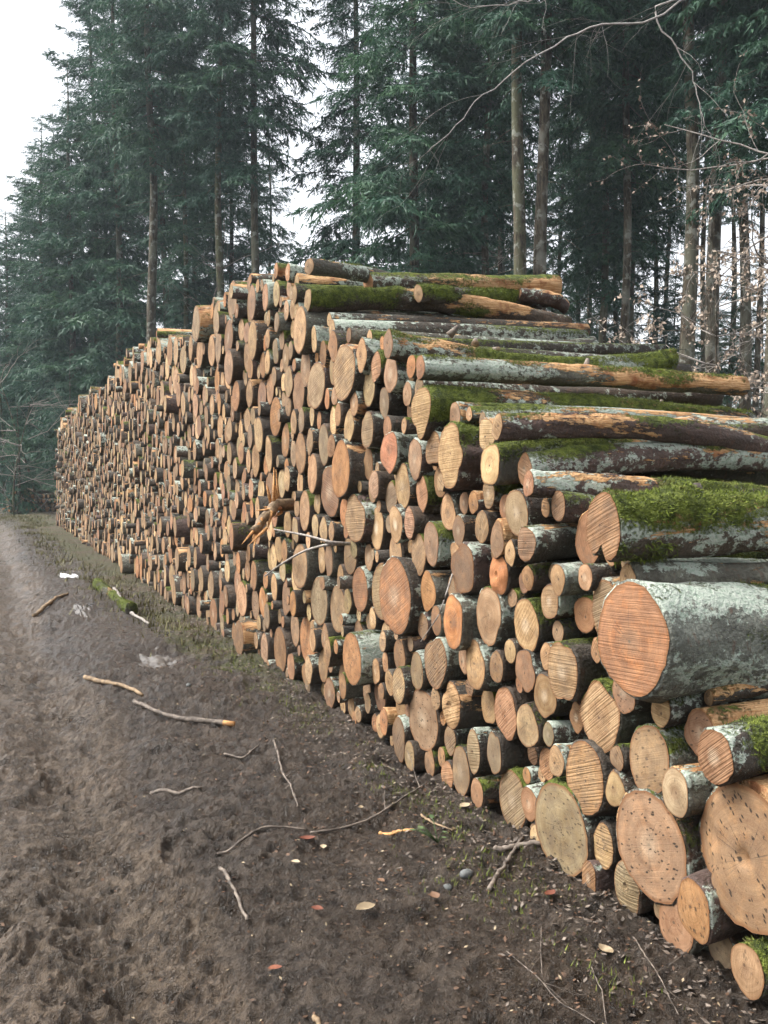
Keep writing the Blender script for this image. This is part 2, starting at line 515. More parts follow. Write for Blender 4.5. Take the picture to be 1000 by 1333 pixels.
def height(x, y, fine=True):
    x = np.asarray(x, float); y = np.asarray(y, float)
    t, s = lateral(x, y)
    d = np.hypot(x, y)
    h = .10 * (noise2(x * .45, y * .45, 1) - .5) + .05 * (noise2(x * 1.3, y * 1.3, 2) - .5)
    wob = .18 * (noise2(s * .35, t * .3, 3) - .5)
    road = sstep(1.1, 1.7, t)
    for c, wd, dp in ((1.75, .20, .075), (2.5, .26, .12), (3.35, .25, .09), (4.3, .3, .12)):   # wheel ruts
        u = (t + wob - c) / wd
        h = h - dp * np.exp(-u * u) + .02 * np.exp(-(u - 1.7) ** 2 * 2)
    h = h * sstep(-.1, .9, t) + .0
    h = h - .06 * road
    if fine:
        fl = 1 / (1 + (d / 18) ** 2)
        tr = noise2(s * 5.2 + .6 * noise2(s * 2, t * 2, 8), t * 3.2, 4)
        cl = noise2(x * 8 + 1.5 * noise2(x * 3, y * 3, 9), y * 8 + 1.5 * noise2(x * 3 + 9, y * 3, 9), 5)
        cl2 = noise2(x * 19, y * 19, 6); cl3 = noise2(x * 43, y * 43, 7); cl4 = noise2(x * 90, y * 90, 17)
        rid = 1 - np.abs(2 * cl - 1)
        amp = .55 + .75 * noise2(x * .9 + 3, y * .9, 10)
        bil = np.abs(2 * cl2 - 1); bil3 = np.abs(2 * cl3 - 1)
        cl0 = noise2(x * 3.1, y * 3.1, 15)
        h = h + fl * amp * ((.04 * (tr - .5)) * road + .075 * (cl0 - .5) + .045 * (rid - .5) * (.5 + .5 * road) + .045 * (.5 - bil) * (.3 + 1.0 * cl0) + .018 * (.5 - bil3) + .010 * (cl4 - .5))
        tread = np.sin(s * 2 * np.pi / .13 + 5 * np.abs(((t * 2.6) % 1) - .5) + 3 * noise2(s * 1.2, t * 1.5, 33))
        h = h + fl * .016 * tread * road * sstep(.4, .65, noise2(s * .9, t * 1.6, 34))
        ho = noise2(x * 6.5 + 40, y * 6.5, 12)
        h = h - fl * .03 * sstep(.66, .9, ho)
    for g, l, w in PUDW:
        dx, dy = x - g[0], y - g[1]
        a = (dx * AL[0] + dy * AL[1]) / l; b = (dx * NO[0] + dy * NO[1]) / w
        m = np.exp(-(a * a + b * b) ** 1.5)
        h = h * (1 - .75 * m) - .05 * m
    return h


def build_ground():
    th = np.concatenate([np.linspace(-math.pi, -.62, 40, endpoint=False), np.linspace(-.62, .62, 490), np.linspace(.62, math.pi, 41)[1:]])
    inv = np.linspace(1 / 2.0, 1 / 60., 470)
    rr = np.concatenate([np.linspace(.05, 2.0, 40, endpoint=False), 1 / inv, np.geomspace(66, 900, 26)])
    T, RR = np.meshgrid(th, rr)
    x = (np.sin(T) * RR).ravel(); y = (np.cos(T) * RR).ravel()
    z = height(x, y)
    t, s = lateral(x, y)
    z = np.where(RR.ravel() > 40, z * np.clip(1 - (RR.ravel() - 40) / 30, 0, 1), z)
    nx, ny = len(th), len(rr)
    i = np.arange(ny - 1)[:, None] * nx; j = np.arange(nx - 1)[None]
    Q = np.stack([i + j, i + j + 1, i + nx + j + 1, i + nx + j], -1).reshape(-1, 4)
    wv = .5 * (noise2(s * .6, t * .6, 21) - .5)
    soil = 1 - sstep(1.15, 1.75, t + wv)
    edge = sstep(.95, .15, t + wv * .8)
    nearfade = sstep(2.0, 6.0, s)
    green = edge * (.22 + .42 * nearfade) + .3 * sstep(9, 15, s) * sstep(1.3, .6, t + wv)
    green = green + .55 * sstep(4.6, 6.4, t + wv * 2) + .5 * sstep(17, 28, s)
    green = np.where(t < -.1, .5, green)
    soil = np.maximum(soil, sstep(4.6, 6.0, t))
    o = mk('ground', np.stack([x, y, z], 1), Q, None, [M_GROUND], None, {'gm': np.stack([np.zeros_like(t), soil, np.clip(green, 0, 1)], 1)})
    tag(o, 'dark churned mud of the forest track', kind='structure')


build_ground()


# ------------------------------------------------------------------ logs
TONES = {'orange': (.44, .235, .11), 'tan': (.41, .285, .165), 'pale': (.57, .43, .255), 'grey': (.32, .25, .165),
         'brown': (.31, .185, .105), 'red': (.35, .21, .13), 'dark': (.17, .10, .06), 'green': (.29, .25, .16), 'pink': (.40, .275, .175)}
TONEWORD = {'orange': 'orange', 'tan': 'tan', 'pale': 'pale', 'grey': 'greyish', 'brown': 'brown', 'red': 'reddish', 'dark': 'dark', 'green': 'grey-green', 'pink': 'pinkish'}
BARKS = {'g': (.165, .16, .125), 'b': (.12, .09, .066), 'd': (.085, .073, .058), 'w': (.29, .305, .255), 'p': (.12, .08, .068)}

# traced cut faces: px, py, height in px, tone, options
HL = [
 # upper left of the near end
 (400, 399, 31, 'tan', dict(moss=.66, lich=.45, peel=.55, bark='b', L=2.15, p=.06, lab='long log under the leaning one, dark moss along its whole flank', anc='the long log with the dark mossy flank')),
 (360, 352, 20, 'orange', dict(peel=.7)), (376, 357, 24, 'tan', dict(bark='g')),
 (382, 375, 26, 'tan', {}), (388, 374, 24, 'pale', dict(peel=.5)), (346, 387, 36, 'red', dict(bark='w', lich=.8, p=.05, lab='reddish log end with white bark near the top of the pile', anc='the white-barked reddish end')),
 (373, 406, 26, 'pink', {}), (381, 403, 26, 'tan', {}), (387, 407, 26, 'tan', {}),
 (393, 434, 62, 'tan', dict(p=.10, lab='tall slim tan log end just below the long mossy-flanked log', anc='the tall slim tan end near the top', asp=.9)),
 (409, 444, 33, 'tan', dict(bark='w', lich=.8, moss=.25, L=2.1, p=.04, lab='log with streaky white bark under the mossy-flanked one', anc='the streaky white-barked log')),
 (419, 460, 34, 'brown', {}), (349, 415, 22, 'tan', {}), (354, 419, 24, 'pink', {}), (362, 430, 28, 'grey', dict(bark='w')), (368, 435, 28, 'tan', {}),
 (349, 441, 24, 'tan', {}), (358, 460, 32, 'grey', {}), (372, 464, 36, 'tan', {}), (379, 456, 24, 'tan', {}), (350, 469, 30, 'tan', {}), (343, 478, 34, 'brown', {}),
 (397, 474, 50, 'pink', dict(lab='tall pinkish grey log end left of the streaky white-barked log')), (414, 500, 62, 'grey', dict(saw=.6)), (434, 484, 32, 'tan', {}),
 (450, 489, 74, 'tan', dict(saw=.9, p=.06, lab='large ribbed tan log end under the streaky white-barked log', anc='the large ribbed tan end')),
 (471, 472, 42, 'tan', dict(p=.02)), (476, 504, 52, 'pale', dict(saw=.5, lab='slim pale log end right of the large ribbed tan end')), (466, 510, 34, 'tan', {}), (489, 480, 40, 'red', {}),
 (506, 448, 37, 'tan', dict(moss=.66, bark='b', L=2.0, p=.10, peel=.3, lab='moss-bellied log end poking out above the pair of orange ends', anc='the protruding moss-bellied log')),
 (352, 503, 40, 'red', {}), (388, 504, 56, 'red', {}), (378, 500, 40, 'tan', {}), (370, 498, 24, 'pale', {}), (376, 524, 30, 'tan', {}), (425, 517, 28, 'orange', {}), (436, 516, 24, 'tan', {}),
 (536, 477, 30, 'orange', dict(bark='g', lich=.5, L=2.1, lab='orange log end, first of two side by side high on the slope')),
 (548, 478, 31, 'brown', dict(peel=.60, lich=.5, bark='g', L=2.15, p=.08, anc='the half-peeled long log', lab='long half-peeled log with an orange stripe along its side')),
 (531, 513, 32, 'pink', dict(bark='w', lich=.9, saw=.8, lab='striped pinkish end of a white-barked log left of the notched tan end')),
 # middle band
 (383, 548, 30, 'tan', {}), (393, 547, 32, 'grey', {}), (392, 590, 54, 'red', {}), (404, 575, 34, 'tan', dict(saw=.7)), (408, 614, 52, 'tan', dict(saw=.5)), (423, 577, 54, 'grey', {}),
 (433, 553, 40, 'pale', dict(lich=.6, lab='oval pale yellow log end left of two tan ones', anc='the oval pale yellow end')), (455, 555, 42, 'tan', dict(moss=.5)), (479, 560, 48, 'tan', dict(bark='d', saw=.6)),
 (444, 611, 76, 'orange', dict(bark='d', p=.08, moss=.3, lab='big orange-brown oval end left of the dark gap', anc='the big orange-brown oval end')),
 (430, 640, 64, 'brown', dict(p=-.02)), (480, 604, 44, 'brown', dict(p=-.06)), (508, 591, 56, 'pink', dict(moss=.5, p=.03, tint=(.47, .21, .125), lab='smooth salmon log end with moss on its bark', anc='the smooth salmon end')),
 (492, 637, 38, 'pale', {}), (507, 641, 44, 'grey', dict(saw=.7)), (525, 630, 58, 'tan', dict(saw=.95, heart=.3)), (540, 600, 54, 'pink', dict(saw=1, bark='p', lab='ribbed pinkish log end below the notched tan end')),
 (548, 651, 48, 'red', dict(heart=-.5, moss=.4)), (564, 580, 46, 'red', dict(saw=.5)),
 (549, 540, 66, 'tan', dict(moss=.62, lich=.5, peel=.55, bark='b', L=2.25, p=.07, saw=.7, notch=[(-60, .35, .3)], lab='notched tan end of the long mossy log with pale torn bark', anc='the long mossy log with torn bark')),
 (397, 667, 54, 'tan', dict(moss=.6)), (413, 655, 30, 'tan', {}), (386, 687, 34, 'pale', {}), (411, 685, 32, 'pale', {}), (422, 690, 34, 'pale', {}), (432, 692, 26, 'tan', {}),
 (465, 676, 64, 'tan', dict(saw=.8, asp=1.35, bark='p', notch=[(120, .4, .18), (20, .3, .15)], lab='broad lobed tan log end left of the pale-hearted one', anc='the broad lobed tan end')),
 (489, 686, 52, 'pink', dict(heart=.8, saw=.3, lab='pinkish log end with a small white heart')), (517, 682, 50, 'pink', dict(heart=.8, saw=.5)), (535, 680, 44, 'pink', {}),
 (587, 594, 88, 'tan', dict(bark='p', moss=.58, asp=.85, p=.08, saw=.4, notch=[(-150, .35, .25), (150, .3, .2), (-40, .35, .2)], lab='tall lobed tan end of a purple-barked log with bright moss on top', anc='the tall lobed purple-barked log')),
 (583, 672, 50, 'tan', dict(heart=-.3, lab='round tan log end with a darker heart under the lobed purple-barked log')), (562, 704, 58, 'pink', dict(heart=-.6, lab='pinkish brown log end with a dark grey heart')),
 (617, 654, 30, 'orange', dict(peel=.6)), (628, 686, 40, 'tan', dict(peel=.4)), (648, 704, 46, 'red', dict(saw=1, peel=.95, p=.04, lab='reddish ribbed end of a split log with bare pale wood on top', anc='the split log with bare pale wood')),
 (648, 556, 34, 'tan', dict(peel=.42, lich=.55, bark='p', moss=.36, L=2.1, p=.12, pitch=-6, lab='slim mottled log sloping down across the mossy logs', anc='the slim mottled sloping log')),
 (639, 605, 57, 'pale', dict(moss=.52, lich=.75, bark='g', L=2.2, p=.06, pitch=-4, lab='pale-ended log with mossy white-spotted bark under the sloping one', anc='the pale-ended white-spotted log')),
 (689, 630, 35, 'red', dict(moss=.45, lich=.7, bark='p', L=2.1, p=.10, pitch=-3.5, saw=.7, lab='small reddish end of the log lying above the bright green mossy one', anc='the small reddish end over the green mossy log')),
 (786, 686, 92, 'brown', dict(moss=.80, bark='b', L=2.2, p=.16, saw=.75, tint=(.33, .20, .115), asp=.9, notch=[(-78, .22, .42)], lab='forked brown end of the thick log covered in bright green moss', anc='the thick bright green mossy log')),
 # lower right
 (520, 768, 110, 'orange', dict(asp=.9, p=.10, tint=(.41, .205, .10), notch=[(-70, .5, .12)], lab='very large orange-brown pointed oval end left of the middle', anc='the very large pointed oval end')),
 (542, 726, 54, 'tan', dict(saw=.5, moss=.5)), (557, 770, 54, 'orange', dict(asp=.9, bark='g', lab='narrow orange end with greenish bark right of the very large oval')),
 (603, 740, 72, 'brown', dict(heart=-.3, notch=[(60, .5, .15)], p=.05, lab='angular dark-shaded brown end above the round orange one', anc='the angular dark-shaded end')),
 (652, 752, 54, 'orange', dict(rough=.03, tint=(.45, .20, .085), lab='rough torn bright orange end below the split log', anc='the torn bright orange end')), (666, 773, 26, 'pink', dict(moss=.4)),
 (591, 810, 72, 'orange', dict(p=.12, bark='g', lich=.5, tint=(.50, .235, .095), lab='smooth bright orange oval end, lower middle', anc='the bright orange oval end')),
 (637, 802, 78, 'grey', dict(tint=(.37, .26, .17), moss=.4, notch=[(-150, .4, .15)], lab='wavy-edged greyish tan end right of the bright orange oval', anc='the wavy-edged greyish tan end')),
 (550, 813, 36, 'red', dict(saw=.4)), (665, 720, 34, 'pink', dict(p=.05)), (686, 708, 47, 'red', dict(saw=1, peel=.55, lich=.7, bark='d', p=.10, L=2.1, lab='round red striped end of a white and black barked log', anc='the round red striped end')),
 (688, 752, 32, 'red', dict(heart=-.4)), (686, 814, 70, 'pale', dict(bark='d', moss=.4, tint=(.47, .34, .19), lab='tapering pale yellow end above the reddish brown ones', anc='the tapering pale yellow end')),
 (727, 754, 41, 'pink', dict(lich=.9, bark='w', p=.03, lab='round pinkish end with green-white bark, first of a pair')), (764, 754, 36, 'pink', dict(saw=.4, p=.03, lab='round pinkish end, second of a pair under the green mossy log')),
 (762, 800, 48, 'brown', dict(p=-.12)), (823, 831, 146, 'orange', dict(bark='w', lich=.78, moss=.48, peel=0, L=2.2, p=.20, saw=.42, heart=.12, tint=(.47, .22, .10), spots=0, lab='thick log with a huge round orange face and silver-grey bark', anc='the huge round orange face')),
 (790, 795, 84, 'tan', dict(p=-.02, lich=.6, moss=.4, L=2.1)), (733, 874, 82, 'tan', dict(saw=1, moss=.6, p=.05, notch=[(100, .3, .12), (-100, .3, .12)], lab='ragged ribbed tan end with mossy bark left of the huge orange face', anc='the ragged ribbed tan end')),
 (778, 846, 34, 'brown', dict(p=-.03)), (461, 860, 70, 'orange', dict(p=.14, peel=.4, bark='g', lab='orange oval end low in the pile, lifted above small logs', anc='the low orange oval end')),
 (499, 835, 28, 'pale', dict(saw=.5)), (488, 871, 34, 'pink', {}), (502, 862, 27, 'red', {}), (497, 900, 22, 'brown', {}), (438, 842, 20, 'orange', {}), (427, 848, 34, 'tan', {}), (420, 862, 46, 'tan', {}), (408, 838, 32, 'tan', {}), (403, 871, 36, 'pale', {}), (401, 900, 22, 'tan', {}),
 (430, 902, 40, 'brown', dict(moss=.5)), (447, 897, 34, 'brown', {}), (458, 917, 30, 'tan', {}), (467, 930, 22, 'tan', {}), (503, 935, 36, 'orange', dict(peel=.5, lab='small orange-yellow end beside a broken stub near the ground')), (489, 941, 24, 'orange', dict(rough=.02)),
 (523, 851, 44, 'brown', {}), (533, 838, 26, 'red', {}), (543, 875, 52, 'tan', {}), (568, 864, 68, 'tan', dict(saw=1, lab='ribbed tan end left of the plain double tan one')), (522, 896, 48, 'pale', dict(saw=.8)), (522, 934, 34, 'tan', {}),
 (550, 943, 84, 'grey', dict(moss=.5, tint=(.27, .19, .13), notch=[(100, .4, .12)], lab='long grey-brown pointed end with mossy bark low in the pile', anc='the long grey-brown pointed end')),
 (518, 976, 58, 'brown', dict(tint=(.25, .17, .105))), (536, 983, 38, 'grey', {}), (588, 917, 62, 'tan', dict(rough=.03, saw=1, notch=[(40, .3, .2)], lab='fractured end with dark diagonal cracks', anc='the fractured diagonal-cracked end')), (557, 997, 40, 'tan', {}),
 (622, 866, 66, 'tan', dict(p=.04, lab='plain broad tan end overlapping a smaller ribbed one', anc='the plain broad tan end')), (644, 868, 42, 'tan', dict(saw=.9)), (685, 873, 54, 'brown', {}), (710, 905, 60, 'brown', {}),
 (659, 928, 70, 'pink', dict(saw=.6, tint=(.37, .215, .135), lab='scored pinkish brown end left of a pale speckled one', anc='the scored pinkish brown end')), (687, 945, 58, 'pale', dict(tint=(.47, .36, .21), spots=.4, lab='pale speckled oval end right of the scored pinkish one')),
 (621, 984, 62, 'grey', dict(asp=.6, spots=.3)), (637, 984, 60, 'grey', dict(asp=.6, spots=.3)), (601, 1000, 66, 'grey', dict(spots=.3, tint=(.33, .25, .16), moss=.5)), (576, 986, 28, 'tan', {}), (586, 1021, 38, 'tan', {}),
 (694, 982, 28, 'dark', dict(p=-.12)), (725, 991, 42, 'tan', dict(moss=.4)), (752, 934, 40, 'brown', dict(p=-.08)), (780, 945, 92, 'tan', dict(saw=1, moss=.5, spots=.3, tint=(.40, .28, .17), lab='tall saw-lined tan end below the huge orange face', anc='the tall saw-lined tan end')),
 (667, 1044, 80, 'green', dict(saw=.9, moss=.6, bark='d', tint=(.33, .25, .15), spots=.3, lab='saw-lined oval end at the ground, orange rim and moss beside it', anc='the orange-rimmed saw-lined end')),
 (738, 1075, 126, 'green', dict(spots=.8, saw=.05, heart=0, p=.06, moss=.5, lab='large smooth grey-green end at the ground', anc='the large smooth grey-green end')),
 (760, 1011, 98, 'tan', dict(saw=.9, spots=.5, tint=(.44, .29, .15), p=.05, lab='yellowish saw-lined end leaning on the grey-green one', anc='the yellowish saw-lined end')),
 (801, 1028, 46, 'tan', dict(peel=.6, bark='b', spots=.3)), (788, 1113, 62, 'pale', dict(saw=.8, spots=.6, tint=(.48, .35, .19), lab='short pale saw-lined end between two large speckled ones')), (768, 1141, 44, 'brown', {}),
 (846, 990, 94, 'tan', dict(spots=.7, saw=.15, lich=.8, bark='g', moss=.35, L=2.1, p=.03, lab='speckled tan end of the lichen-barked log below the huge orange face', anc='the speckled lichen-barked log')),
 (880, 1031, 66, 'grey', dict(spots=.3, asp=.85, tint=(.42, .34, .235), lich=.7, peel=.5, p=.10, lab='narrow pale grey end between two broad speckled ones')), (932, 985, 74, 'brown', dict(saw=.8, p=.14, moss=.6, peel=.05, lich=.5, lab='brown saw-lined end with mossy bark in front of the lichen-barked log', anc='the brown mossy-barked end at the right')),
 (924, 908, 22, 'tan', dict(rough=.02, p=-.2)), (850, 1112, 146, 'pink', dict(spots=1, saw=.1, p=.06, peel=.4, tint=(.42, .265, .165), lab='large speckled pinkish tan end, second from the near corner', anc='the large speckled pinkish end')),
 (972, 1125, 196, 'tan', dict(spots=1, saw=.12, p=.0, peel=.55, bark='d', step=(0, .60, .03), irr=.015, tint=(.40, .25, .135), lab='biggest speckled end of all, cut off by the photo edge', anc='the biggest speckled end')),
 (910, 1196, 82, 'orange', dict(spots=.8, tint=(.38, .22, .105), p=.12, lab='orange-brown speckled end wedged under the two biggest ones', anc='the wedged orange-brown end')), (887, 1240, 78, 'brown', dict(spots=.7, p=.05)), (930, 1273, 58, 'grey', dict(spots=.4, p=-.05)),
 (964, 1270, 74, 'tan', dict(spots=.5, moss=.8, tint=(.37, .25, .155), p=.12, lab='rough tan end with green mossy bark at the bottom corner', anc='the mossy bottom corner log')), (812, 1188, 76, 'green', dict(saw=.7, rough=.02, asp=.8, lab='grey ragged root end on the mud', notch=[(150, .5, .2), (-160, .4, .2)])), (985, 1322, 44, 'brown', dict(p=-.03)),
]

ZT_D = np.array([1.6, 2.0, 2.5, 2.9, 3.2, 3.35, 3.6, 4.0, 4.3, 5.1, 5.45, 6.1, 6.8, 7.2, 7.5, 8.6, 11, 14, 17, 21, 24.4, 27.5, 28.2, 28.9])
ZT_Z = np.array([.15, .38, .62, .78, .92, 1.25, 1.45, 1.60, 1.80, 2.12, 2.35, 2.58, 2.85, 3.06, 3.18, 3.20, 3.20, 3.40, 3.35, 3.25, 3.1, 3.05, 2.7, 1.6])
ZT_S = s_of_depth(ZT_D)
logs = []
for (px, py, h, tone, op) in HL:
    p = op['p'] * .6 if 'p' in op else float(rng.normal(0, .022))
    s, z, y = face_hit(px, py, p)
    logs.append(dict(s=s, z=z, r=.5 * h / FPX * y * 1.03, p=p, tone=tone, op=op, hand=True, px0=px))

# relax overlaps between traced faces
S = np.array([l['s'] for l in logs]); Z = np.array([l['z'] for l in logs]); RD = np.array([l['r'] for l in logs]); S0, Z0 = S.copy(), Z.copy()
for it in range(90):
    dx = S[:, None] - S[None]; dz = Z[:, None] - Z[None]
    d = np.hypot(dx, dz) + np.eye(len(S))
    ov = (RD[:, None] + RD[None]) * .90 - d
    ov[np.eye(len(S), dtype=bool)] = 0
    ov = np.clip(ov, 0, None)
    S += (dx / d * ov).sum(1) * .18; Z += (dz / d * ov).sum(1) * .18
    RD = np.where(ov.max(1) > .015, RD * .9972, RD)
    S += (S0 - S) * .03; Z += (Z0 - Z) * .03
    Z = np.maximum(Z, RD * .95 - .02)
for l, a, b, c in zip(logs, S, Z, RD): l['s'], l['z'], l['r'] = float(a), float(b), float(c)

# fill the rest of the face: distance field, large first, then wedge small logs into the holes
g = .0125
gs = np.arange(ZT_S[0], ZT_S[-1], g); gz = np.arange(0, 3.55, g)
GS, GZ = np.meshgrid(gs, gz, indexing='ij')
zt = np.interp(gs, ZT_S, ZT_Z) + (.10 + .10 * sstep(4.5, 6, gs)) * (noise2(gs * 1.1, gs * 0, 31) - .5) + (.08 + .30 * sstep(4.5, 6, gs)) * (noise2(gs * 3.1, gs * 0, 32) - .5)
sl = np.cos(np.arctan(np.gradient(zt, gs)))
D = np.minimum(np.minimum(GZ + .015, (zt[:, None] - GZ) * sl[:, None]), np.minimum(GS - gs[0] + .2, gs[-1] - GS + .05)).astype(np.float32)


def put(s, z, r):
    w = r + .34
    i0, i1 = np.searchsorted(gs, [s - w, s + w]); j0, j1 = np.searchsorted(gz, [z - w, z + w])
    sub = D[i0:i1, j0:j1]
    np.minimum(sub, np.hypot(GS[i0:i1, j0:j1] - s, GZ[i0:i1, j0:j1] - z) - r, out=sub)


for l in logs: put(l['s'], l['z'], l['r'])
tw = ['tan'] * 9 + ['grey'] * 3 + ['brown'] * 4 + ['red'] * 2 + ['orange'] * 3 + ['pale'] * 4 + ['pink'] * 3
for target, lo, frac in ((.22, .17, .05), (.17, .145, .07), (.145, .12, .12), (.12, .10, .22), (.10, .085, .33), (.085, .07, .45), (.07, .058, .60), (.058, .045, .72), (.045, .036, .85)):
    fails = 0
    area = float((D > 0).sum()) * g * g
    used, goal = 0.0, None
    goal = area * frac
    while used < goal and fails < 6:
        r0 = rng.uniform(lo, target)
        idx = np.flatnonzero((D > r0) & (D < r0 + .014))
        if len(idx) == 0:
            fails += 1
            continue
        taken = []
        for k in rng.permutation(idx)[:60]:
            i, j = divmod(int(k), len(gz))
            dd = D[i, j]
            if dd < r0 * .985: continue
            r = min(float(dd), target * 1.05) * .99
            put(gs[i], gz[j], r)
            logs.append(dict(s=float(gs[i]), z=float(gz[j]), r=r, p=float(rng.normal(-.01, .065)), tone=tw[rng.integers(len(tw))], op={}, hand=False))
            used += math.pi * r * r
            if used > goal: break
print('LOGS', len(logs))

# heading, pitch and apparent size
for l in logs:
    op = l['op']
    if not l['hand']:
        nearness = float(sstep(8.5, 7.0, l['s'] * AL[1] + P0[1])) * float(sstep(2.6, 3.0, l['s'] * AL[1] + P0[1]))
        far_p = float(rng.normal(0, .028)) if rng.random() > .10 else float(rng.uniform(-.16, .15))
        l['p'] = far_p * (1 - nearness) + nearness * float(rng.normal(-.035, .03))
    onslope = l['hand'] and l['px0'] > 395 and l['z'] > 1.3
    l['yaw'] = op.get('yaw', float(rng.normal(0, 2.4 if onslope else 1.3))); l['pitch'] = op.get('pitch', float(rng.normal(-.5, 1.6)) if onslope else float(rng.normal(0, .9)))
    l['L'] = op.get('L', float(rng.normal(2.08, .06)))
    l['seed'] = float(rng.uniform(0, 50))
    l['pos'] = P0 + AL * l['s'] + NO * l['p'] + np.array([0, 0, l['z']])
    d = l['pos'] - np.array([0, 0, EYE]); l['y'] = d[1]
    cosf = abs(np.dot(d, NO)) / np.linalg.norm(d)
    l['px'] = 500 + FPX * d[0] / max(d[1], .1)
    c, s_ = math.cos(PITCH), math.sin(PITCH)
    l['py'] = 666.5 - FPX * (d[2] * c + d[1] * s_) / (d[1] * c - d[2] * s_)
    l['app'] = (l['r'] * FPX / max(d[1], .3)) ** 2 * cosf if -30 < l['px'] < 1040 and d[1] > .5 else 0
    b = op.get('bark') or 'gbbddddp'[rng.integers(8)]  # bark tones, dark ones favoured to paint in shade between packed logs
    l['bark'] = BARKS[b]
    top = max(0, 1 - (np.interp(l['s'], ZT_S, ZT_Z) - l['z'] - l['r']) / .25)
    l['moss'] = op.get('moss', float(np.clip(rng.normal(.20 + .14 * top, .11), 0, .6)))
    l['lich'] = op.get('lich', float(np.clip(rng.normal(.34 + .28 * top, .16), 0, .95)))  # real lichen, thickened on top logs to paint in sky brightness
    l['peel'] = op.get('peel', float(np.clip(rng.normal(.12 + .26 * top, .15), 0, .8)))  # bare wood, likewise increased up top as painted sky light
    if l['hand'] and l['px0'] > 395 and l['z'] > 1.5 and l['peel'] > 0: l['peel'] = max(l['peel'], .36); l['lich'] = max(l['lich'], .55)  # upper slope logs get extra peel and lichen, coloured as if sky-lit
    t = np.array(op.get('tint', TONES[l['tone']]))
    if not op.get('tint'): t = t * rng.uniform(.8, 1.12) * (1 + rng.normal(0, .035, 3))
    g_ = t.mean(); l['tint'] = (t * .90 + g_ * .10) * np.array([.92, .885, .80])


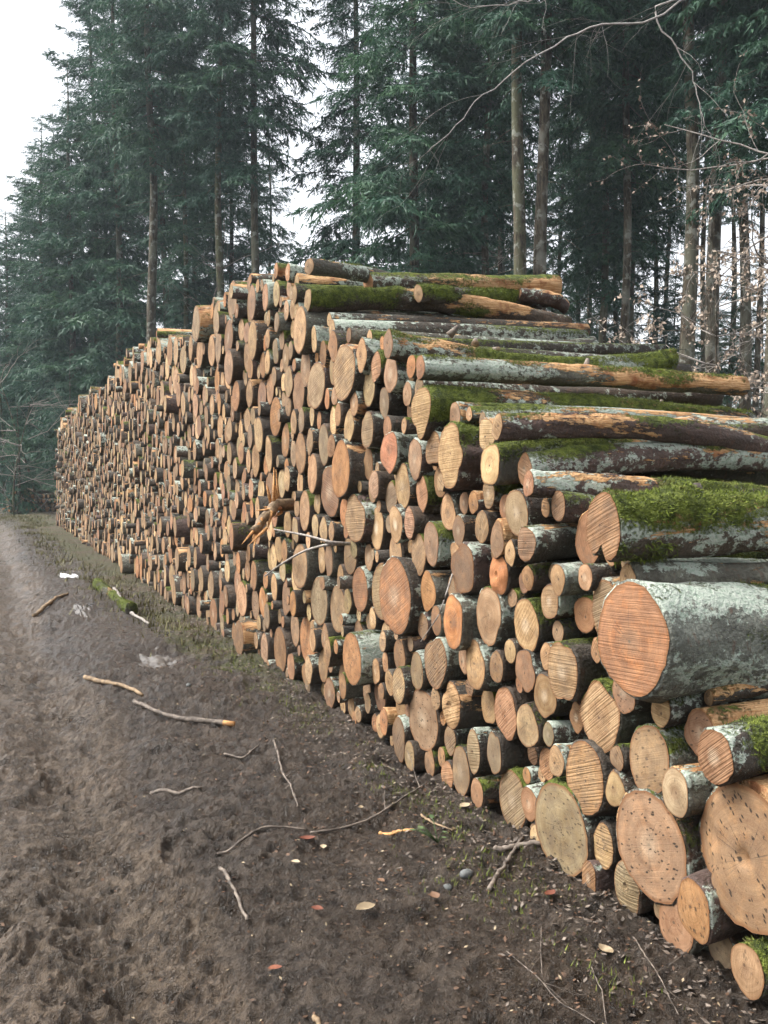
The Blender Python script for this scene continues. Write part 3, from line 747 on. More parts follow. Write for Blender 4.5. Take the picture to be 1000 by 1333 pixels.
def log_arrays(l, nth, nax, nr):
    """body verts/quads + attributes and face verts/faces + attributes in the log's own frame (x into the pile)"""
    op, r, L, sd_ = l['op'], l['r'], l['L'], l['seed']
    lr = np.random.default_rng(int(sd_ * 1e5))
    th = np.arange(nth) / nth * 2 * np.pi
    amp = op.get('irr', .07 if r < .14 else .028)
    out = 1 + sum(amp / k ** .7 * lr.normal() * np.cos(k * th + lr.uniform(0, 6.3)) for k in (2, 3, 4, 5))
    if l['hand'] and nth >= 24: out += .012 * lr.normal(size=nth)
    nt = np.zeros(nth)
    for ang, wd, dp in op.get('notch', []):
        dth = (th - R(ang) + np.pi) % (2 * np.pi) - np.pi
        nt += dp * np.exp(-(dth / wd) ** 2)
    asp = op.get('asp', 1.0 if r > .16 else lr.uniform(.80, .98)) * (1.0 if r > .16 else .95)
    xs = np.concatenate([[0, .012], np.linspace(.05, 1, nax - 2) ** 1.15 * L]) if nax > 4 else np.linspace(0, 1, nax) * L
    tap = 1 - lr.uniform(-.05, .16) * xs / L
    by, bz = lr.normal(0, .05 if l['hand'] and l['z'] > 1.2 else .03, 2)
    cy_ = by * np.sin(xs / L * np.pi) + lr.normal(0, .008) * np.sin(xs / L * 2 * np.pi)
    cz_ = bz * np.sin(xs / L * np.pi)
    X, TH = np.meshgrid(xs, th, indexing='ij')
    dec = np.exp(-xs / .5)[:, None]
    rr = r * tap[:, None] * (out[None] - nt[None] * dec)
    off = np.array([sd_ * 3.1, sd_ * 1.7, sd_ * 2.3])
    px_ = np.stack([X, np.cos(TH) * r, np.sin(TH) * r], -1).reshape(-1, 3)
    if nth >= 16:
        n1 = fbm3(px_ * np.array([3.0, 8, 8]) + off, 3, 2).reshape(X.shape)
        n2 = noise3(px_ * np.array([14, 26, 26]) + off, 5).reshape(X.shape)
        rr = rr * (1 + (.24 if l['hand'] else .14) * (n1 - .5) * np.clip(X / .1, 0, 1)) + .012 * (n2 - .5)
        # knots and branch swellings
        for k in range(lr.integers(1, 4)):
            kx, kt = lr.uniform(.15, L * .95), lr.uniform(0, 6.3)
            dt = ((TH - kt + np.pi) % (2 * np.pi) - np.pi) * r
            rr = rr + .28 * r * np.exp(-((X - kx) / (.5 * r + .02)) ** 2 - (dt / (.45 * r + .01)) ** 2)
    V = np.stack([X, cy_[:, None] + np.cos(TH) * rr * asp, cz_[:, None] + np.sin(TH) * rr], -1).reshape(-1, 3)
    n = len(xs)
    i = np.arange(n - 1)[:, None] * nth; j = np.arange(nth)[None]; j2 = (j + 1) % nth
    Q = np.stack([i + j, i + nth + j, i + nth + j2, i + j2], -1).reshape(-1, 4)
    # back end cap and a lip behind the sawn face
    cv = np.array([[L, cy_[-1], cz_[-1]], [.006, 0, 0]])
    V = np.vstack([V, cv])
    jj = np.arange(nth); jn = (jj + 1) % nth
    T = np.vstack([np.stack([np.full(nth, n * nth), (n - 1) * nth + jn, (n - 1) * nth + jj], -1), np.stack([np.full(nth, n * nth + 1), jj, jn], -1)])
    up = np.concatenate([np.sin(TH).ravel(), [0, 0]])
    lc = V + off
    q1 = fbm3(lc * np.array([2.6, 6, 6]), 41, 3) - .5; q2 = fbm3(lc * np.array([2.2, 7, 7]) + 31, 42, 3) - .5; q3 = fbm3(lc * np.array([1.2, 5, 5]) + 71, 43, 3) - .5
    moss = np.clip(l['moss'] * .85 + .34 * up - .16 + 1.7 * q1, 0, 1) * min(1, l['moss'] * 3)
    lich = np.clip(l['lich'] * .62 + .16 * up + 1.15 * q2, 0, 1)
    peel = np.clip(l['peel'] * .75 + .18 * up + 1.25 * q3 - .05, 0, 1) * min(1, l['peel'] * 5)
    if l['peel'] == 0: peel = peel * 0 - 1
    bt = np.column_stack([np.tile(l['bark'], (len(V), 1)) * (1 + .15 * lr.normal()), np.ones(len(V))])
    body = (V, Q, T, dict(lc=lc, tint=np.clip(bt, .01, 1), bp=np.stack([moss, lich, peel], 1)))
    # sawn face: slightly proud of the bark lip, its plane a little tilted
    rings = np.linspace(0, 1, nr + 1)[1:]
    rim = r * tap[0] * (out - nt) * .962
    ca, sa = lr.normal(0, .05, 2)
    FV, FU = [[-.004, 0, 0]], [[0, 0, 0]]
    an = lr.uniform(0, np.pi) if not op.get('saw') else lr.choice([.9, 1.2, 1.5, .5, 2.4])
    for q in rings:
        yy = np.cos(th) * rim * q * asp; zz = np.sin(th) * rim * q
        x = -.004 + ca * yy * (1 - q) + sa * zz * (1 - q) - .006 * (1 - q)
        rg = op.get('rough', .0)
        if rg: x = x - rg * .8 * (1 - q ** 6) * (fbm3(np.stack([yy * 14 + sd_, zz * 14, zz * 0], 1), 6, 2) - .25)
        if 'step' in op:
            a, o_, dp = op['step']
            x = np.where((np.cos(R(a)) * yy + np.sin(R(a)) * zz) > o_ * r, x, x - dp)
        FV += np.column_stack([x, yy, zz]).tolist()
        FU += np.column_stack([yy * np.cos(an) + zz * np.sin(an), -yy * np.sin(an) + zz * np.cos(an), np.full(nth, q)]).tolist()
    FV = np.array(FV); FU = np.array(FU)
    FT = np.stack([np.zeros(nth, int), 1 + jn, 1 + jj], -1)
    FQ = []
    for k in range(nr - 1):
        a, b = 1 + k * nth, 1 + (k + 1) * nth
        FQ.append(np.stack([a + jj, a + jn, b + jn, b + jj], -1))
    FQ = np.vstack(FQ) if FQ else None
    saw = op.get('saw', lr.choice([0, .25, .4, .7, .9])); spots = op.get('spots', .15 if l['z'] > .8 else lr.choice([.2, .5, .8]))
    heart = op.get('heart', lr.choice([0, 0, .35, -.25, -.4]))
    N = len(FV)
    fa = dict(fc=FU, tint=np.column_stack([np.tile(np.clip(l['tint'], .02, .8), (N, 1)), np.ones(N)]), fp=np.tile([saw, spots, heart], (N, 1)), sd=np.full(N, sd_ / 50))
    return body, (FV, FQ, FT, fa)


BASEROT = math.atan2(LX[1], LX[0])


def log_matrix(l):
    # local x = into the pile, y = along the face away from the camera, z = up
    return Matrix.Translation(Vector(l['pos'])) @ Euler((0, R(-l['pitch']), BASEROT + R(l['yaw'])), 'XYZ').to_matrix().to_4x4()


def moss_blades(l, body, n, ln=.022):
    """tufts on the mossy part of a log, in its own frame"""
    V, Q, T, at = body
    c = V[Q]
    m = at['bp'][:, 0][Q].mean(1)
    nrm = np.cross(c[:, 2] - c[:, 0], c[:, 3] - c[:, 1]); ar = np.linalg.norm(nrm, axis=1); nrm = nrm / (ar[:, None] + 1e-12)
    ctr = c.mean(1)
    axis = np.stack([ctr[:, 0] * 0, ctr[:, 1], ctr[:, 2]], 1)
    nrm *= np.sign((nrm * axis).sum(1))[:, None]
    w = ar * np.clip(m - .36, 0, .35)
    if w.sum() <= 0: return None
    lr = np.random.default_rng(int(l['seed'] * 999))
    k = lr.choice(len(Q), n, p=w / w.sum())
    u, v = lr.random((2, n, 1))
    P = (c[k, 0] * (1 - u) + c[k, 1] * u) * (1 - v) + (c[k, 3] * (1 - u) + c[k, 2] * u) * v
    d = nrm[k] + lr.normal(0, .55, (n, 3)); d[:, 2] += .05; d /= np.linalg.norm(d, axis=1)[:, None]
    ll = ln * lr.uniform(.45, 1.3, (n, 1))
    sdv = np.cross(d, lr.normal(size=(n, 3))); sdv /= np.linalg.norm(sdv, axis=1)[:, None]
    wd = ll * lr.uniform(.10, .2, (n, 1))
    tip = P + d * ll + np.array([0, 0, -.25]) * ll * lr.random((n, 1))
    VV = np.stack([P - sdv * wd - d * .004, P + sdv * wd - d * .004, tip], 1).reshape(-1, 3)
    return VV, np.arange(3 * n).reshape(-1, 3)


# ---- labels: traced landmarks first, all others told apart by size, tone and where they sit next to a landmark
order = sorted(range(len(logs)), key=lambda i: -logs[i]['app'] * (3 if logs[i]['hand'] else 1))
single = set(order[:299])
anch = [l for l in logs if l['op'].get('anc')]


def sizeword(l):
    a = l['r']
    return 'very thin' if a < .05 else 'thin' if a < .068 else 'smallish' if a < .085 else 'medium' if a < .115 else 'thick' if a < .15 else 'very thick'


bucket = {}
for i in order[:299]:
    l = logs[i]
    if l['op'].get('lab'): continue
    a = min(anch, key=lambda q: math.hypot((q['px'] - l['px']), q['py'] - l['py']) / (1 + .0 * q['r']))
    dx, dy = l['px'] - a['px'], l['py'] - a['py']
    ang = math.degrees(math.atan2(-dy, dx)) % 360
    dr = ['right of', 'above and right of', 'above', 'above and left of', 'left of', 'below and left of', 'below', 'below and right of'][int((ang + 22.5) // 45) % 8]
    l['rel'] = (dr, a['op']['anc'], math.hypot(dx, dy))
    key = (sizeword(l), l['tone'], dr, a['op']['anc'])
    bucket.setdefault(key, []).append(l)
ORD = ['', 'second ', 'third ', 'fourth ', 'fifth ', 'sixth ', 'seventh ', 'eighth ', 'ninth ', 'tenth ', 'eleventh ', 'twelfth ', 'thirteenth ', 'fourteenth ', 'fifteenth ']
for (sw, tone, dr, anc), ls in bucket.items():
    ls.sort(key=lambda q: q['rel'][2])
    for k, l in enumerate(ls):
        l['op'] = dict(l['op'])
        l['auto'] = (ORD[min(k, 14)] + ('nearest ' if len(ls) > 1 and k == 0 else 'nearest ' if k else '') + f"{sw} {TONEWORD[tone]} log end {dr} {anc}").strip()
        if len(l['auto'].split()) > 16: l['auto'] = l['auto'].replace(' and ', '-')
        if len(l['auto'].split()) > 16: l['auto'] = l['auto'].replace(' log end ', ' end ')

stuff = Bag(); stuff_f = Bag()
for i, l in enumerate(logs):
    mw = np.array(log_matrix(l))
    if i in single:
        big = l['r'] * FPX / l['y']
        top = np.interp(l['s'], ZT_S, ZT_Z) - l['z'] - l['r'] < .3
        nth, nax, nr = (40, 40, 8) if big > 40 else (32, 30, 5) if l['hand'] else (20, 12, 3)
        if top and l['hand']: nax = 46
        body, face = log_arrays(l, nth, nax, nr)
        o = empty('log')
        o.matrix_world = Matrix(mw.tolist())
        mk('bark', body[0], body[1], body[2], [M_BARK], o, body[3])
        tag(o, l['op'].get('lab') or l['auto'], 'log', 'sawn logs stacked in the long roadside pile')
        mk('cut_face', face[0], face[1], face[2], [M_CUT], o, face[3], smooth=not l['op'].get('rough'))
        if top and l['hand'] and l['r'] > .05:
            for k in range(int(rng.integers(1, 4))):
                sx, sa = rng.uniform(.25, l['L'] * .9), rng.uniform(.2, 2.4)
                nd = np.array([rng.normal(.2, .3), math.cos(sa), math.sin(sa)]); rs = rng.uniform(.008, .02); ls = rng.uniform(.02, .06)
                q0 = np.array([sx, 0, 0]) + np.array([0, nd[1], nd[2]]) * l['r'] * .85
                tv = tube(np.array([q0, q0 + nd * (l['r'] * .15 + ls * .5), q0 + nd * (l['r'] * .15 + ls)]), [rs * 1.5, rs, rs * .8], 8)
                mk('branch_stub', tv[0], tv[1], tv[2], [M_STICK, M_PALEW], o, None, True, [0] * len(tv[1]) + [1] * len(tv[2]))
        if l['moss'] >= .44 and l['hand']:
            n = int((4500 if top else 900) * (l['moss'] / .6) ** 2 * max(1, l['r'] / .1))
            mb = moss_blades(l, body, min(n, 24000), .014 + .004 * (l['moss'] > .75))
            if mb is not None: mk('moss', mb[0], None, mb[1], [M_MOSS], o, smooth=False)['kind'] = 'stuff'
    else:
        far = l['y'] > 12
        body, face = log_arrays(l, 9 if far else 12, 4, 1)
        R3, t3 = mw[:3, :3], mw[:3, 3]
        stuff.add(body[0] @ R3.T + t3, body[1], body[2], **body[3])
        stuff_f.add(face[0] @ R3.T + t3, face[1], face[2], **face[3])
root = stuff.obj('log_pile', [M_BARK])
tag(root, 'mass of far stacked logs running away down the track', 'log pile', kind='stuff')
stuff_f.obj('cut_faces', [M_CUT], root)['kind'] = 'stuff'


def loose_log(pa, pb, r, tone, op, label, group=None, name='log', rb=None):
    """a log lying free, sawn end at pa, other end at pb (world points)"""
    pa, pb = Vector(pa), Vector(pb)
    l = dict(s=0, z=5, r=r, p=0, tone=tone, op=op, hand=True, L=(pb - pa).length, seed=float(rng.uniform(0, 50)), bark=BARKS[op.get('bark', 'g')],
             moss=op.get('moss', .3), lich=op.get('lich', .4), peel=op.get('peel', .2), tint=np.array(TONES[tone]))
    body, face = log_arrays(l, 28, 34, 4)
    o = empty(name)
    mk('bark', body[0], body[1], body[2], [M_BARK], o, body[3])
    x = (pb - pa).normalized(); y = Vector((0, 0, 1)).cross(x).normalized(); z = x.cross(y)
    o.matrix_world = Matrix(((x.x, y.x, z.x, pa.x), (x.y, y.y, z.y, pa.y), (x.z, y.z, z.z, pa.z), (0, 0, 0, 1)))
    tag(o, label, 'log', group)
    mk('cut_face', face[0], face[1], face[2], [M_CUT], o, face[3])
    if l['moss'] > .44:
        mb = moss_blades(l, body, int(2500 * (l['moss'] / .6) ** 2), .02)
        if mb is not None: mk('moss', mb[0], None, mb[1], [M_MOSS], o, smooth=False)['kind'] = 'stuff'
    return o


def face_pt(px, py, p):
    d = ray(px, py); o = np.array([0, 0, EYE])
    return o + d * (np.dot(P0 + NO * p - o, NO) / np.dot(d, NO))


GT = 'loose logs thrown across the top of the pile'
a = face_pt(403, 347, .06); loose_log(a, face_pt(565, 385, -1.15), .058, 'tan', dict(moss=.50, lich=.55, bark='g', peel=.2), 'bare leaning log tipped across the top of the pile', GT)
loose_log(face_pt(480, 370, -.45), face_pt(725, 371, -2.15), .085, 'orange', dict(peel=.78, moss=.42, bark='b'), 'topmost peeled orange log lying along the crest', GT)
loose_log(face_pt(545, 382, -.75), face_pt(700, 386, -2.0), .06, 'tan', dict(moss=.85, bark='b'), 'low mossy log squeezed under the topmost peeled log', GT)
loose_log(face_pt(675, 383, -1.75), face_pt(737, 399, -2.2), .055, 'red', dict(peel=.5, bark='p'), 'short reddish split piece beside the far end of the crest', GT)
loose_log(face_pt(590, 447, -.8), face_pt(770, 449, -2.1), .07, 'pale', dict(peel=.7, lich=.7, bark='w'), 'pale half-peeled log end behind the moss-bellied log', GT)
loose_log(face_pt(700, 545, -.75), face_pt(978, 547, -2.2), .062, 'tan', dict(moss=.75, peel=.45, bark='b'), 'thin mossy log behind the slim mottled sloping one', GT)
loose_log(face_pt(800, 583, -.9), face_pt(1060, 592, -2.1), .075, 'pale', dict(lich=1, bark='w', moss=.3), 'white lichened log behind the slim mottled sloping one', GT)
loose_log(face_pt(820, 745, -.25), face_pt(1150, 742, -2.0), .075, 'tan', dict(moss=.6, peel=.5, lich=.6, bark='b'), 'knobbly mossy log on top of the huge orange-faced one', GT)

# ------------------------------------------------------------------ conifers
def twig_tris(P, D, ln, wd, up):
    """tapered needle-clad twig: one triangle per row, base P, direction D"""
    sd_ = np.cross(D, up); sd_ /= np.linalg.norm(sd_, axis=1)[:, None] + 1e-9
    tip = P + D * ln[:, None]; tip[:, 2] -= .15 * ln
    m = P + D * (ln * .12)[:, None]
    return np.stack([m + sd_ * wd[:, None], tip, m - sd_ * wd[:, None]], 1)


def branch_template(seed, n_side, n_sub, wmul=1.0):
    """unit-length fir branch along +x, flat sprays hanging a little; returns (n,3,3)"""
    lr = np.random.default_rng(seed)
    out = []
    ax = lambda t: np.stack([t, .03 * np.sin(5 * t + seed), -.10 * t * t + .05 * np.sin(t * 3)], -1)
    t = np.linspace(.12, 1, 9); a = ax(t)
    d = np.diff(a, axis=0); dl = np.linalg.norm(d, axis=1)
    out.append(twig_tris(a[:-1], d / dl[:, None], dl * 1.6, np.full(8, .012 * wmul), lr.normal(0, .5, (8, 3)) + [0, 0, 1]))
    for s in (-1, 1):
        tt = np.sort(lr.uniform(.12, .99, n_side)); b = ax(tt)
        an = R(56) + lr.normal(0, .25, n_side)
        D = np.stack([np.cos(an), s * np.sin(an), lr.normal(-.30, .28, n_side)], -1); D /= np.linalg.norm(D, axis=1)[:, None]
        ln = (.36 * (1 - tt) ** .7 + .09) * lr.uniform(.5, 1.3, n_side)
        out.append(twig_tris(b, D, ln, np.full(n_side, .011 * wmul) * lr.uniform(.7, 1.3, n_side), lr.normal(0, .6, (n_side, 3)) + [0, 0, 1]))
        for k in range(n_side):
            m = max(1, int(n_sub * ln[k] / .3 + .5))
            u = lr.uniform(.1, 1, m)
            bb = b[k] + D[k] * (u * ln[k])[:, None]
            ss = lr.choice([-1, 1], m)
            E = D[k] * .6 + np.stack([-D[k][1] * ss, D[k][0] * ss, lr.normal(-.45, .4, m)], -1) * .7 + lr.normal(0, .25, (m, 3))
            E /= np.linalg.norm(E, axis=1)[:, None]
            out.append(twig_tris(bb, E, .072 * lr.uniform(.5, 1.6, m), np.full(m, .0085 * wmul) * lr.uniform(.7, 1.5, m), lr.normal(0, .7, (m, 3)) + [0, 0, .8]))
    return np.vstack(out)


TPL = [branch_template(100 + k, 17, 13) for k in range(6)]
TPL_FAR = [branch_template(200 + k, 9, 5, 2.4) for k in range(4)]


def crown_quads(H, base, rad, seed, step=.42, per=5, tpl=None, dense_to=22.0, shape=.8, gap=.1):
    """all needle quads of one crown, tree standing at the origin"""
    tpl = tpl or TPL
    lr = np.random.default_rng(seed)
    parts, limbs = [], []
    z = base
    while z < H - .2:
        u = (z - base) / (H - base)
        prof = rad * ((1 - u) ** shape) * min(1, .55 + 2.2 * u) + .3
        thin = z > dense_to
        a0 = lr.uniform(0, 6.3)
        for k in range(per if not thin else 3):
            if lr.random() < gap + .03 * (z > 12): continue
            L = prof * lr.uniform(.55, 1.22)
            az = a0 + k * 2 * np.pi / per + lr.normal(0, .35)
            el = R(-22 + 48 * u + lr.normal(0, 9))
            T = tpl[lr.integers(len(tpl))] * np.array([L, L * lr.uniform(.75, 1.1), max(L, 1.2)]) if L > 1.2 else tpl[lr.integers(len(tpl))] * L
            ca, sa, ce, se = math.cos(az), math.sin(az), math.cos(el), math.sin(el)
            RM = np.array([[ca * ce, -sa, -ca * se], [sa * ce, ca, -sa * se], [se, 0, ce]])
            zz = z + lr.normal(0, .12)
            parts.append(T @ RM.T + [0, 0, zz])
            limbs.append((zz, az, el, L))
        z += step * lr.uniform(.7, 1.35) * (1 if not thin else 2)
    return np.vstack(parts), limbs


def quads_mesh(name, Q4, mats):
    V = Q4.reshape(-1, 3)
    return mkmesh(name, V, None, np.arange(len(V)).reshape(-1, 3), mats, None, False)


def trunk_arrays(H, r, seed, n=10, m=22, lean=.25):
    lr = np.random.default_rng(seed)
    z = np.concatenate([[-.15, .1, .35], np.linspace(.8, H, m)])
    u = np.clip(z / H, 0, 1)
    rad = r * ((1 - u) ** .85 * .97 + .03) * (1 + .45 * np.exp(-np.clip(z, 0, None) / .25))
    a, b = lr.normal(0, lean, 2)
    x = a * u ** 1.3 + .06 * np.sin(z * .6 + seed); y = b * u ** 1.3 + .06 * np.cos(z * .5 + seed)
    V, Q, T = tube(np.stack([x - x[0], y - y[0], z], 1), rad, n)
    V[:, :2] += (noise3(V * np.array([9, 9, 1.5]) + seed, 3)[:, None] - .5) * .18 * r
    return V, Q, T


CR = {}
def crown_mesh(key, **kw):
    if key not in CR:
        q, limbs = crown_quads(**kw)
        CR[key] = (quads_mesh('crown', q, [M_NEEDLE]), limbs, kw)
    return CR[key]


KINDS = {
    'tall_a': dict(H=29, base=9.0, rad=2.7, seed=1), 'tall_b': dict(H=31, base=10.5, rad=3.0, seed=2, gap=.16), 'tall_c': dict(H=27, base=7.5, rad=2.6, seed=3, gap=.14),
    'high_a': dict(H=30, base=13.0, rad=2.8, seed=11, gap=.12), 'high_b': dict(H=29, base=11.5, rad=2.6, seed=12, gap=.16),
    'pole': dict(H=24, base=11.0, rad=1.8, seed=14, gap=.2, step=.5),
    'mid_a': dict(H=26, base=4.0, rad=3.1, seed=4, step=.46), 'full_a': dict(H=25, base=.5, rad=3.7, seed=5, step=.44, shape=.62), 'full_b': dict(H=19, base=.4, rad=3.4, seed=6, step=.42, shape=.62),
    'small_a': dict(H=9, base=.3, rad=2.0, seed=7, step=.36), 'slim_a': dict(H=22, base=6, rad=1.7, seed=8, step=.5, gap=.2)}


def conifer(px, depth, kind, dia, label, scale=1.0, rz=None, name='fir_tree', group='firs behind the pile'):
    me, limbs, kw = crown_mesh(kind, **KINDS[kind])
    p = at_depth(px, depth)
    root = empty(name, p, rng.uniform(0, 6.3) if rz is None else rz)
    tag(root, label, 'tree', group)
    root.scale = (scale,) * 3
    sd_ = int(rng.integers(1000))
    V, Q, T = trunk_arrays(kw['H'], dia / 2 / scale, sd_, lean=.12)
    mk('trunk', V, Q, T, [M_TBARK], root)
    c = bpy.data.objects.new('crown', me); COL.objects.link(c); c.parent = root
    # limbs: live ones inside the crown and dead snags below it
    b = Bag(); lr = np.random.default_rng(sd_)
    for (z, az, el, L) in limbs[::2]:
        if z > 20: continue
        t = np.linspace(0, .8, 4)
        P = np.stack([np.cos(az) * np.cos(el) * L * t, np.sin(az) * np.cos(el) * L * t, z + np.sin(el) * L * t], 1)
        b.add(*tube(P, np.linspace(.022, .006, 4), 3, False))
    zz = 1.5
    while zz < kw['base']:
        az = lr.uniform(0, 6.3); L = lr.uniform(.25, 1.5)
        t = np.linspace(0, 1, 4); el = lr.normal(-.15, .25)
        P = np.stack([np.cos(az) * L * t, np.sin(az) * L * t + .05 * np.sin(4 * t), zz + el * L * t - .15 * L * t * t], 1)
        b.add(*tube(P, np.linspace(.014, .004, 4), 3, False))
        zz += lr.uniform(.2, .6)
    if b.n: b.obj('limbs', [M_TBARK], root)['kind'] = 'stuff'
    return root


GR, GL, GU = 'tall firs behind the near end of the pile', 'tall firs behind the far half of the pile', 'young firs filling the understorey'
TREES = [
 # px, depth, kind, trunk dia, label, scale, group
 (466, 34, 'mid_a', .42, 'dense fir at the sky gap, its crown edge facing the left group', 1.0, GR),
 (537, 28, 'mid_a', .38, 'fir with a rusty brown trunk behind the leaning top log', 1.05, GR),
 (598, 38, 'tall_c', .34, 'fir half hidden between the rusty trunk and the pale trunks', 1.0, GR),
 (630, 28, 'tall_a', .28, 'fir with a thin pale trunk beside the lichened pair', 1.0, GR),
 (671, 24, 'high_a', .40, 'fir with a broad pale lichened trunk behind the topmost peeled log', 1.0, GR),
 (706, 24, 'high_b', .40, 'fir with a broad mossy brown trunk next to the pale lichened one', 1.02, GR),
 (728, 33, 'slim_a', .20, 'slim straight fir right of the mossy brown trunk', 1.0, GR),
 (783, 30, 'tall_c', .30, 'dark fir, first of the four close-set trunks over the log ends', 1.0, GR),
 (797, 36, 'slim_a', .24, 'thin dark fir, second of the four close-set trunks', 1.1, GR),
 (811, 27, 'tall_b', .30, 'dark fir, third of the four close-set trunks', .98, GR),
 (823, 31, 'tall_a', .34, 'dark fir, fourth of the four close-set trunks', 1.0, GR),
 (893, 22.5, 'high_a', .40, 'fir with a straight dark trunk beside the bright sky gap', 1.0, GR),
 (931, 23, 'high_b', .40, 'fir with a grey trunk between the sky gap and the beech leaves', 1.0, GR),
 (963, 26, 'high_a', .34, 'fir trunk seen through the dry beech leaves', 1.05, GR),
 (1003, 21, 'tall_c', .34, 'fir at the edge of the photo behind the dry beech leaves', 1.1, GR),
 (565, 46, 'full_a', .40, 'full-skirted fir deep in the wood behind the rusty trunk', 1.1, GR),
 (655, 48, 'mid_a', .40, 'bushy fir deep behind the lichened pair of trunks', 1.1, GR),
 (765, 52, 'slim_a', .30, 'far slim fir showing between the trunks in the middle of the wood', 1.2, GR),
 (204, 35, 'high_a', .42, 'fir with a thick pale grey trunk behind the low part of the pile', 1.0, GL),
 (217, 40, 'high_b', .34, 'fir with a mossy trunk close right of the pale grey one', 1.0, GL),
 (241, 37, 'slim_a', .26, 'fir with a thin reddish trunk between two thicker ones', 1.15, GL),
 (286, 34, 'high_b', .36, 'fir with a straight mossy trunk above the middle of the pile', 1.0, GL),
 (333, 34, 'high_b', .36, 'fir at the sky gap, last trunk of the far group', 1.1, GL),
 (303, 44, 'mid_a', .32, 'fir standing back between the last two trunks of the far group', 1.0, GL),
 (258, 46, 'mid_a', .34, 'bushy fir deep behind the thin reddish trunk', 1.1, GL),
 (160, 40, 'mid_a', .40, 'large spreading fir left of the pale grey trunk', 1.08, GL),
 (128, 43, 'full_a', .40, 'tall fir clothed to the ground behind the far pile end', 1.08, GL),
 (78, 47, 'full_a', .38, 'fir at the skyline, its pointed edge against white sky', .79, GL),
 (32, 50, 'full_b', .34, 'shorter skyline fir over the end of the track', .86, GL),
 (-18, 50, 'full_b', .30, 'lowest skyline fir at the photo edge', .74, GL),
 (150, 56, 'full_a', .40, 'dim fir far back beyond the far pile end', 1.0, GL),
 (352, 50, 'pole', .26, 'slim fir deep behind the sky gap, first of two', 1.0, GL),
 (650, 33, 'pole', .22, 'thin pole fir just left of the broad pale lichened trunk', 1.0, GR),
 (748, 36, 'pole', .24, 'thin pole fir left of the four close-set trunks', 1.05, GR),
 (762, 42, 'pole', .26, 'thin far pole fir close to the first of the four trunks', 1.1, GR),
 (848, 34, 'pole', .24, 'thin pole fir right of the four close-set trunks', 1.0, GR),
 (866, 42, 'pole', .28, 'thin far pole fir left of the straight dark trunk', 1.1, GR),
 (912, 33, 'pole', .24, 'thin pole fir between the dark and the grey trunk', 1.05, GR),
 (948, 37, 'pole', .26, 'thin pole fir right of the grey trunk', 1.05, GR),
 (985, 30, 'pole', .24, 'thin pole fir behind the beech leaves at the edge', 1.0, GR),
 (98, 42, 'full_a', .40, 'broad fir in front of the tall one clothed to the ground', .80, GL),
 (58, 45, 'full_a', .38, 'broad fir between the two pointed skyline ones', .75, GL),
 (12, 47, 'full_a', .34, 'broad low fir behind the bare leaning shrub', .60, GL),
 (880, 36, 'small_a', .16, 'young fir right of the four close-set trunks', 1.15, GU),
 (735, 42, 'small_a', .16, 'young fir behind the slim straight fir', 1.05, GU),
 (918, 40, 'small_a', .16, 'young fir showing between the grey trunk and the sky gap', 1.1, GU),
 (985, 38, 'small_a', .16, 'young fir deep behind the beech at the photo edge', 1.2, GU),
 (690, 44, 'small_a', .16, 'young fir showing between the lichened pair of trunks', 1.1, GU),
 (24, 37, 'small_a', .14, 'low young fir closing the end of the track', .5, GU),
 (64, 44, 'small_a', .14, 'low young fir behind the distant small log stack', .6, GU),
 (842, 31, 'small_a', .16, 'bushy young fir under the four close-set trunks', 1.12, GU),
 (770, 38, 'small_a', .16, 'young fir in the shade left of the four close-set trunks', .95, GU),
 (640, 36, 'small_a', .14, 'young fir behind the broad lichened trunk', .8, GU),
 (515, 37, 'small_a', .14, 'young fir behind the leaning top log', .95, GU),
 (590, 40, 'small_a', .14, 'young fir behind the topmost peeled log', .9, GU),
 (345, 47, 'small_a', .16, 'young fir under the sky gap beside the crest of the pile', .95, GU),
 (180, 45, 'small_a', .18, 'young fir in front of the wood at the far pile end', 1.0, GU),
 (92, 39, 'small_a', .18, 'young fir beside the far end of the pile', .72, GU),
 (55, 46, 'small_a', .18, 'young dark fir over the distant small log stack', .85, GU),
 (5, 43, 'small_a', .18, 'young dark fir at the photo edge beyond the track', .8, GU),
 (950, 34, 'small_a', .16, 'young fir behind the dry beech leaves', 1.0, GU),
]
for (px, dep, kind, dia, lab, sc, grp) in TREES:
    conifer(px, dep, kind, dia, lab, sc, group=grp)

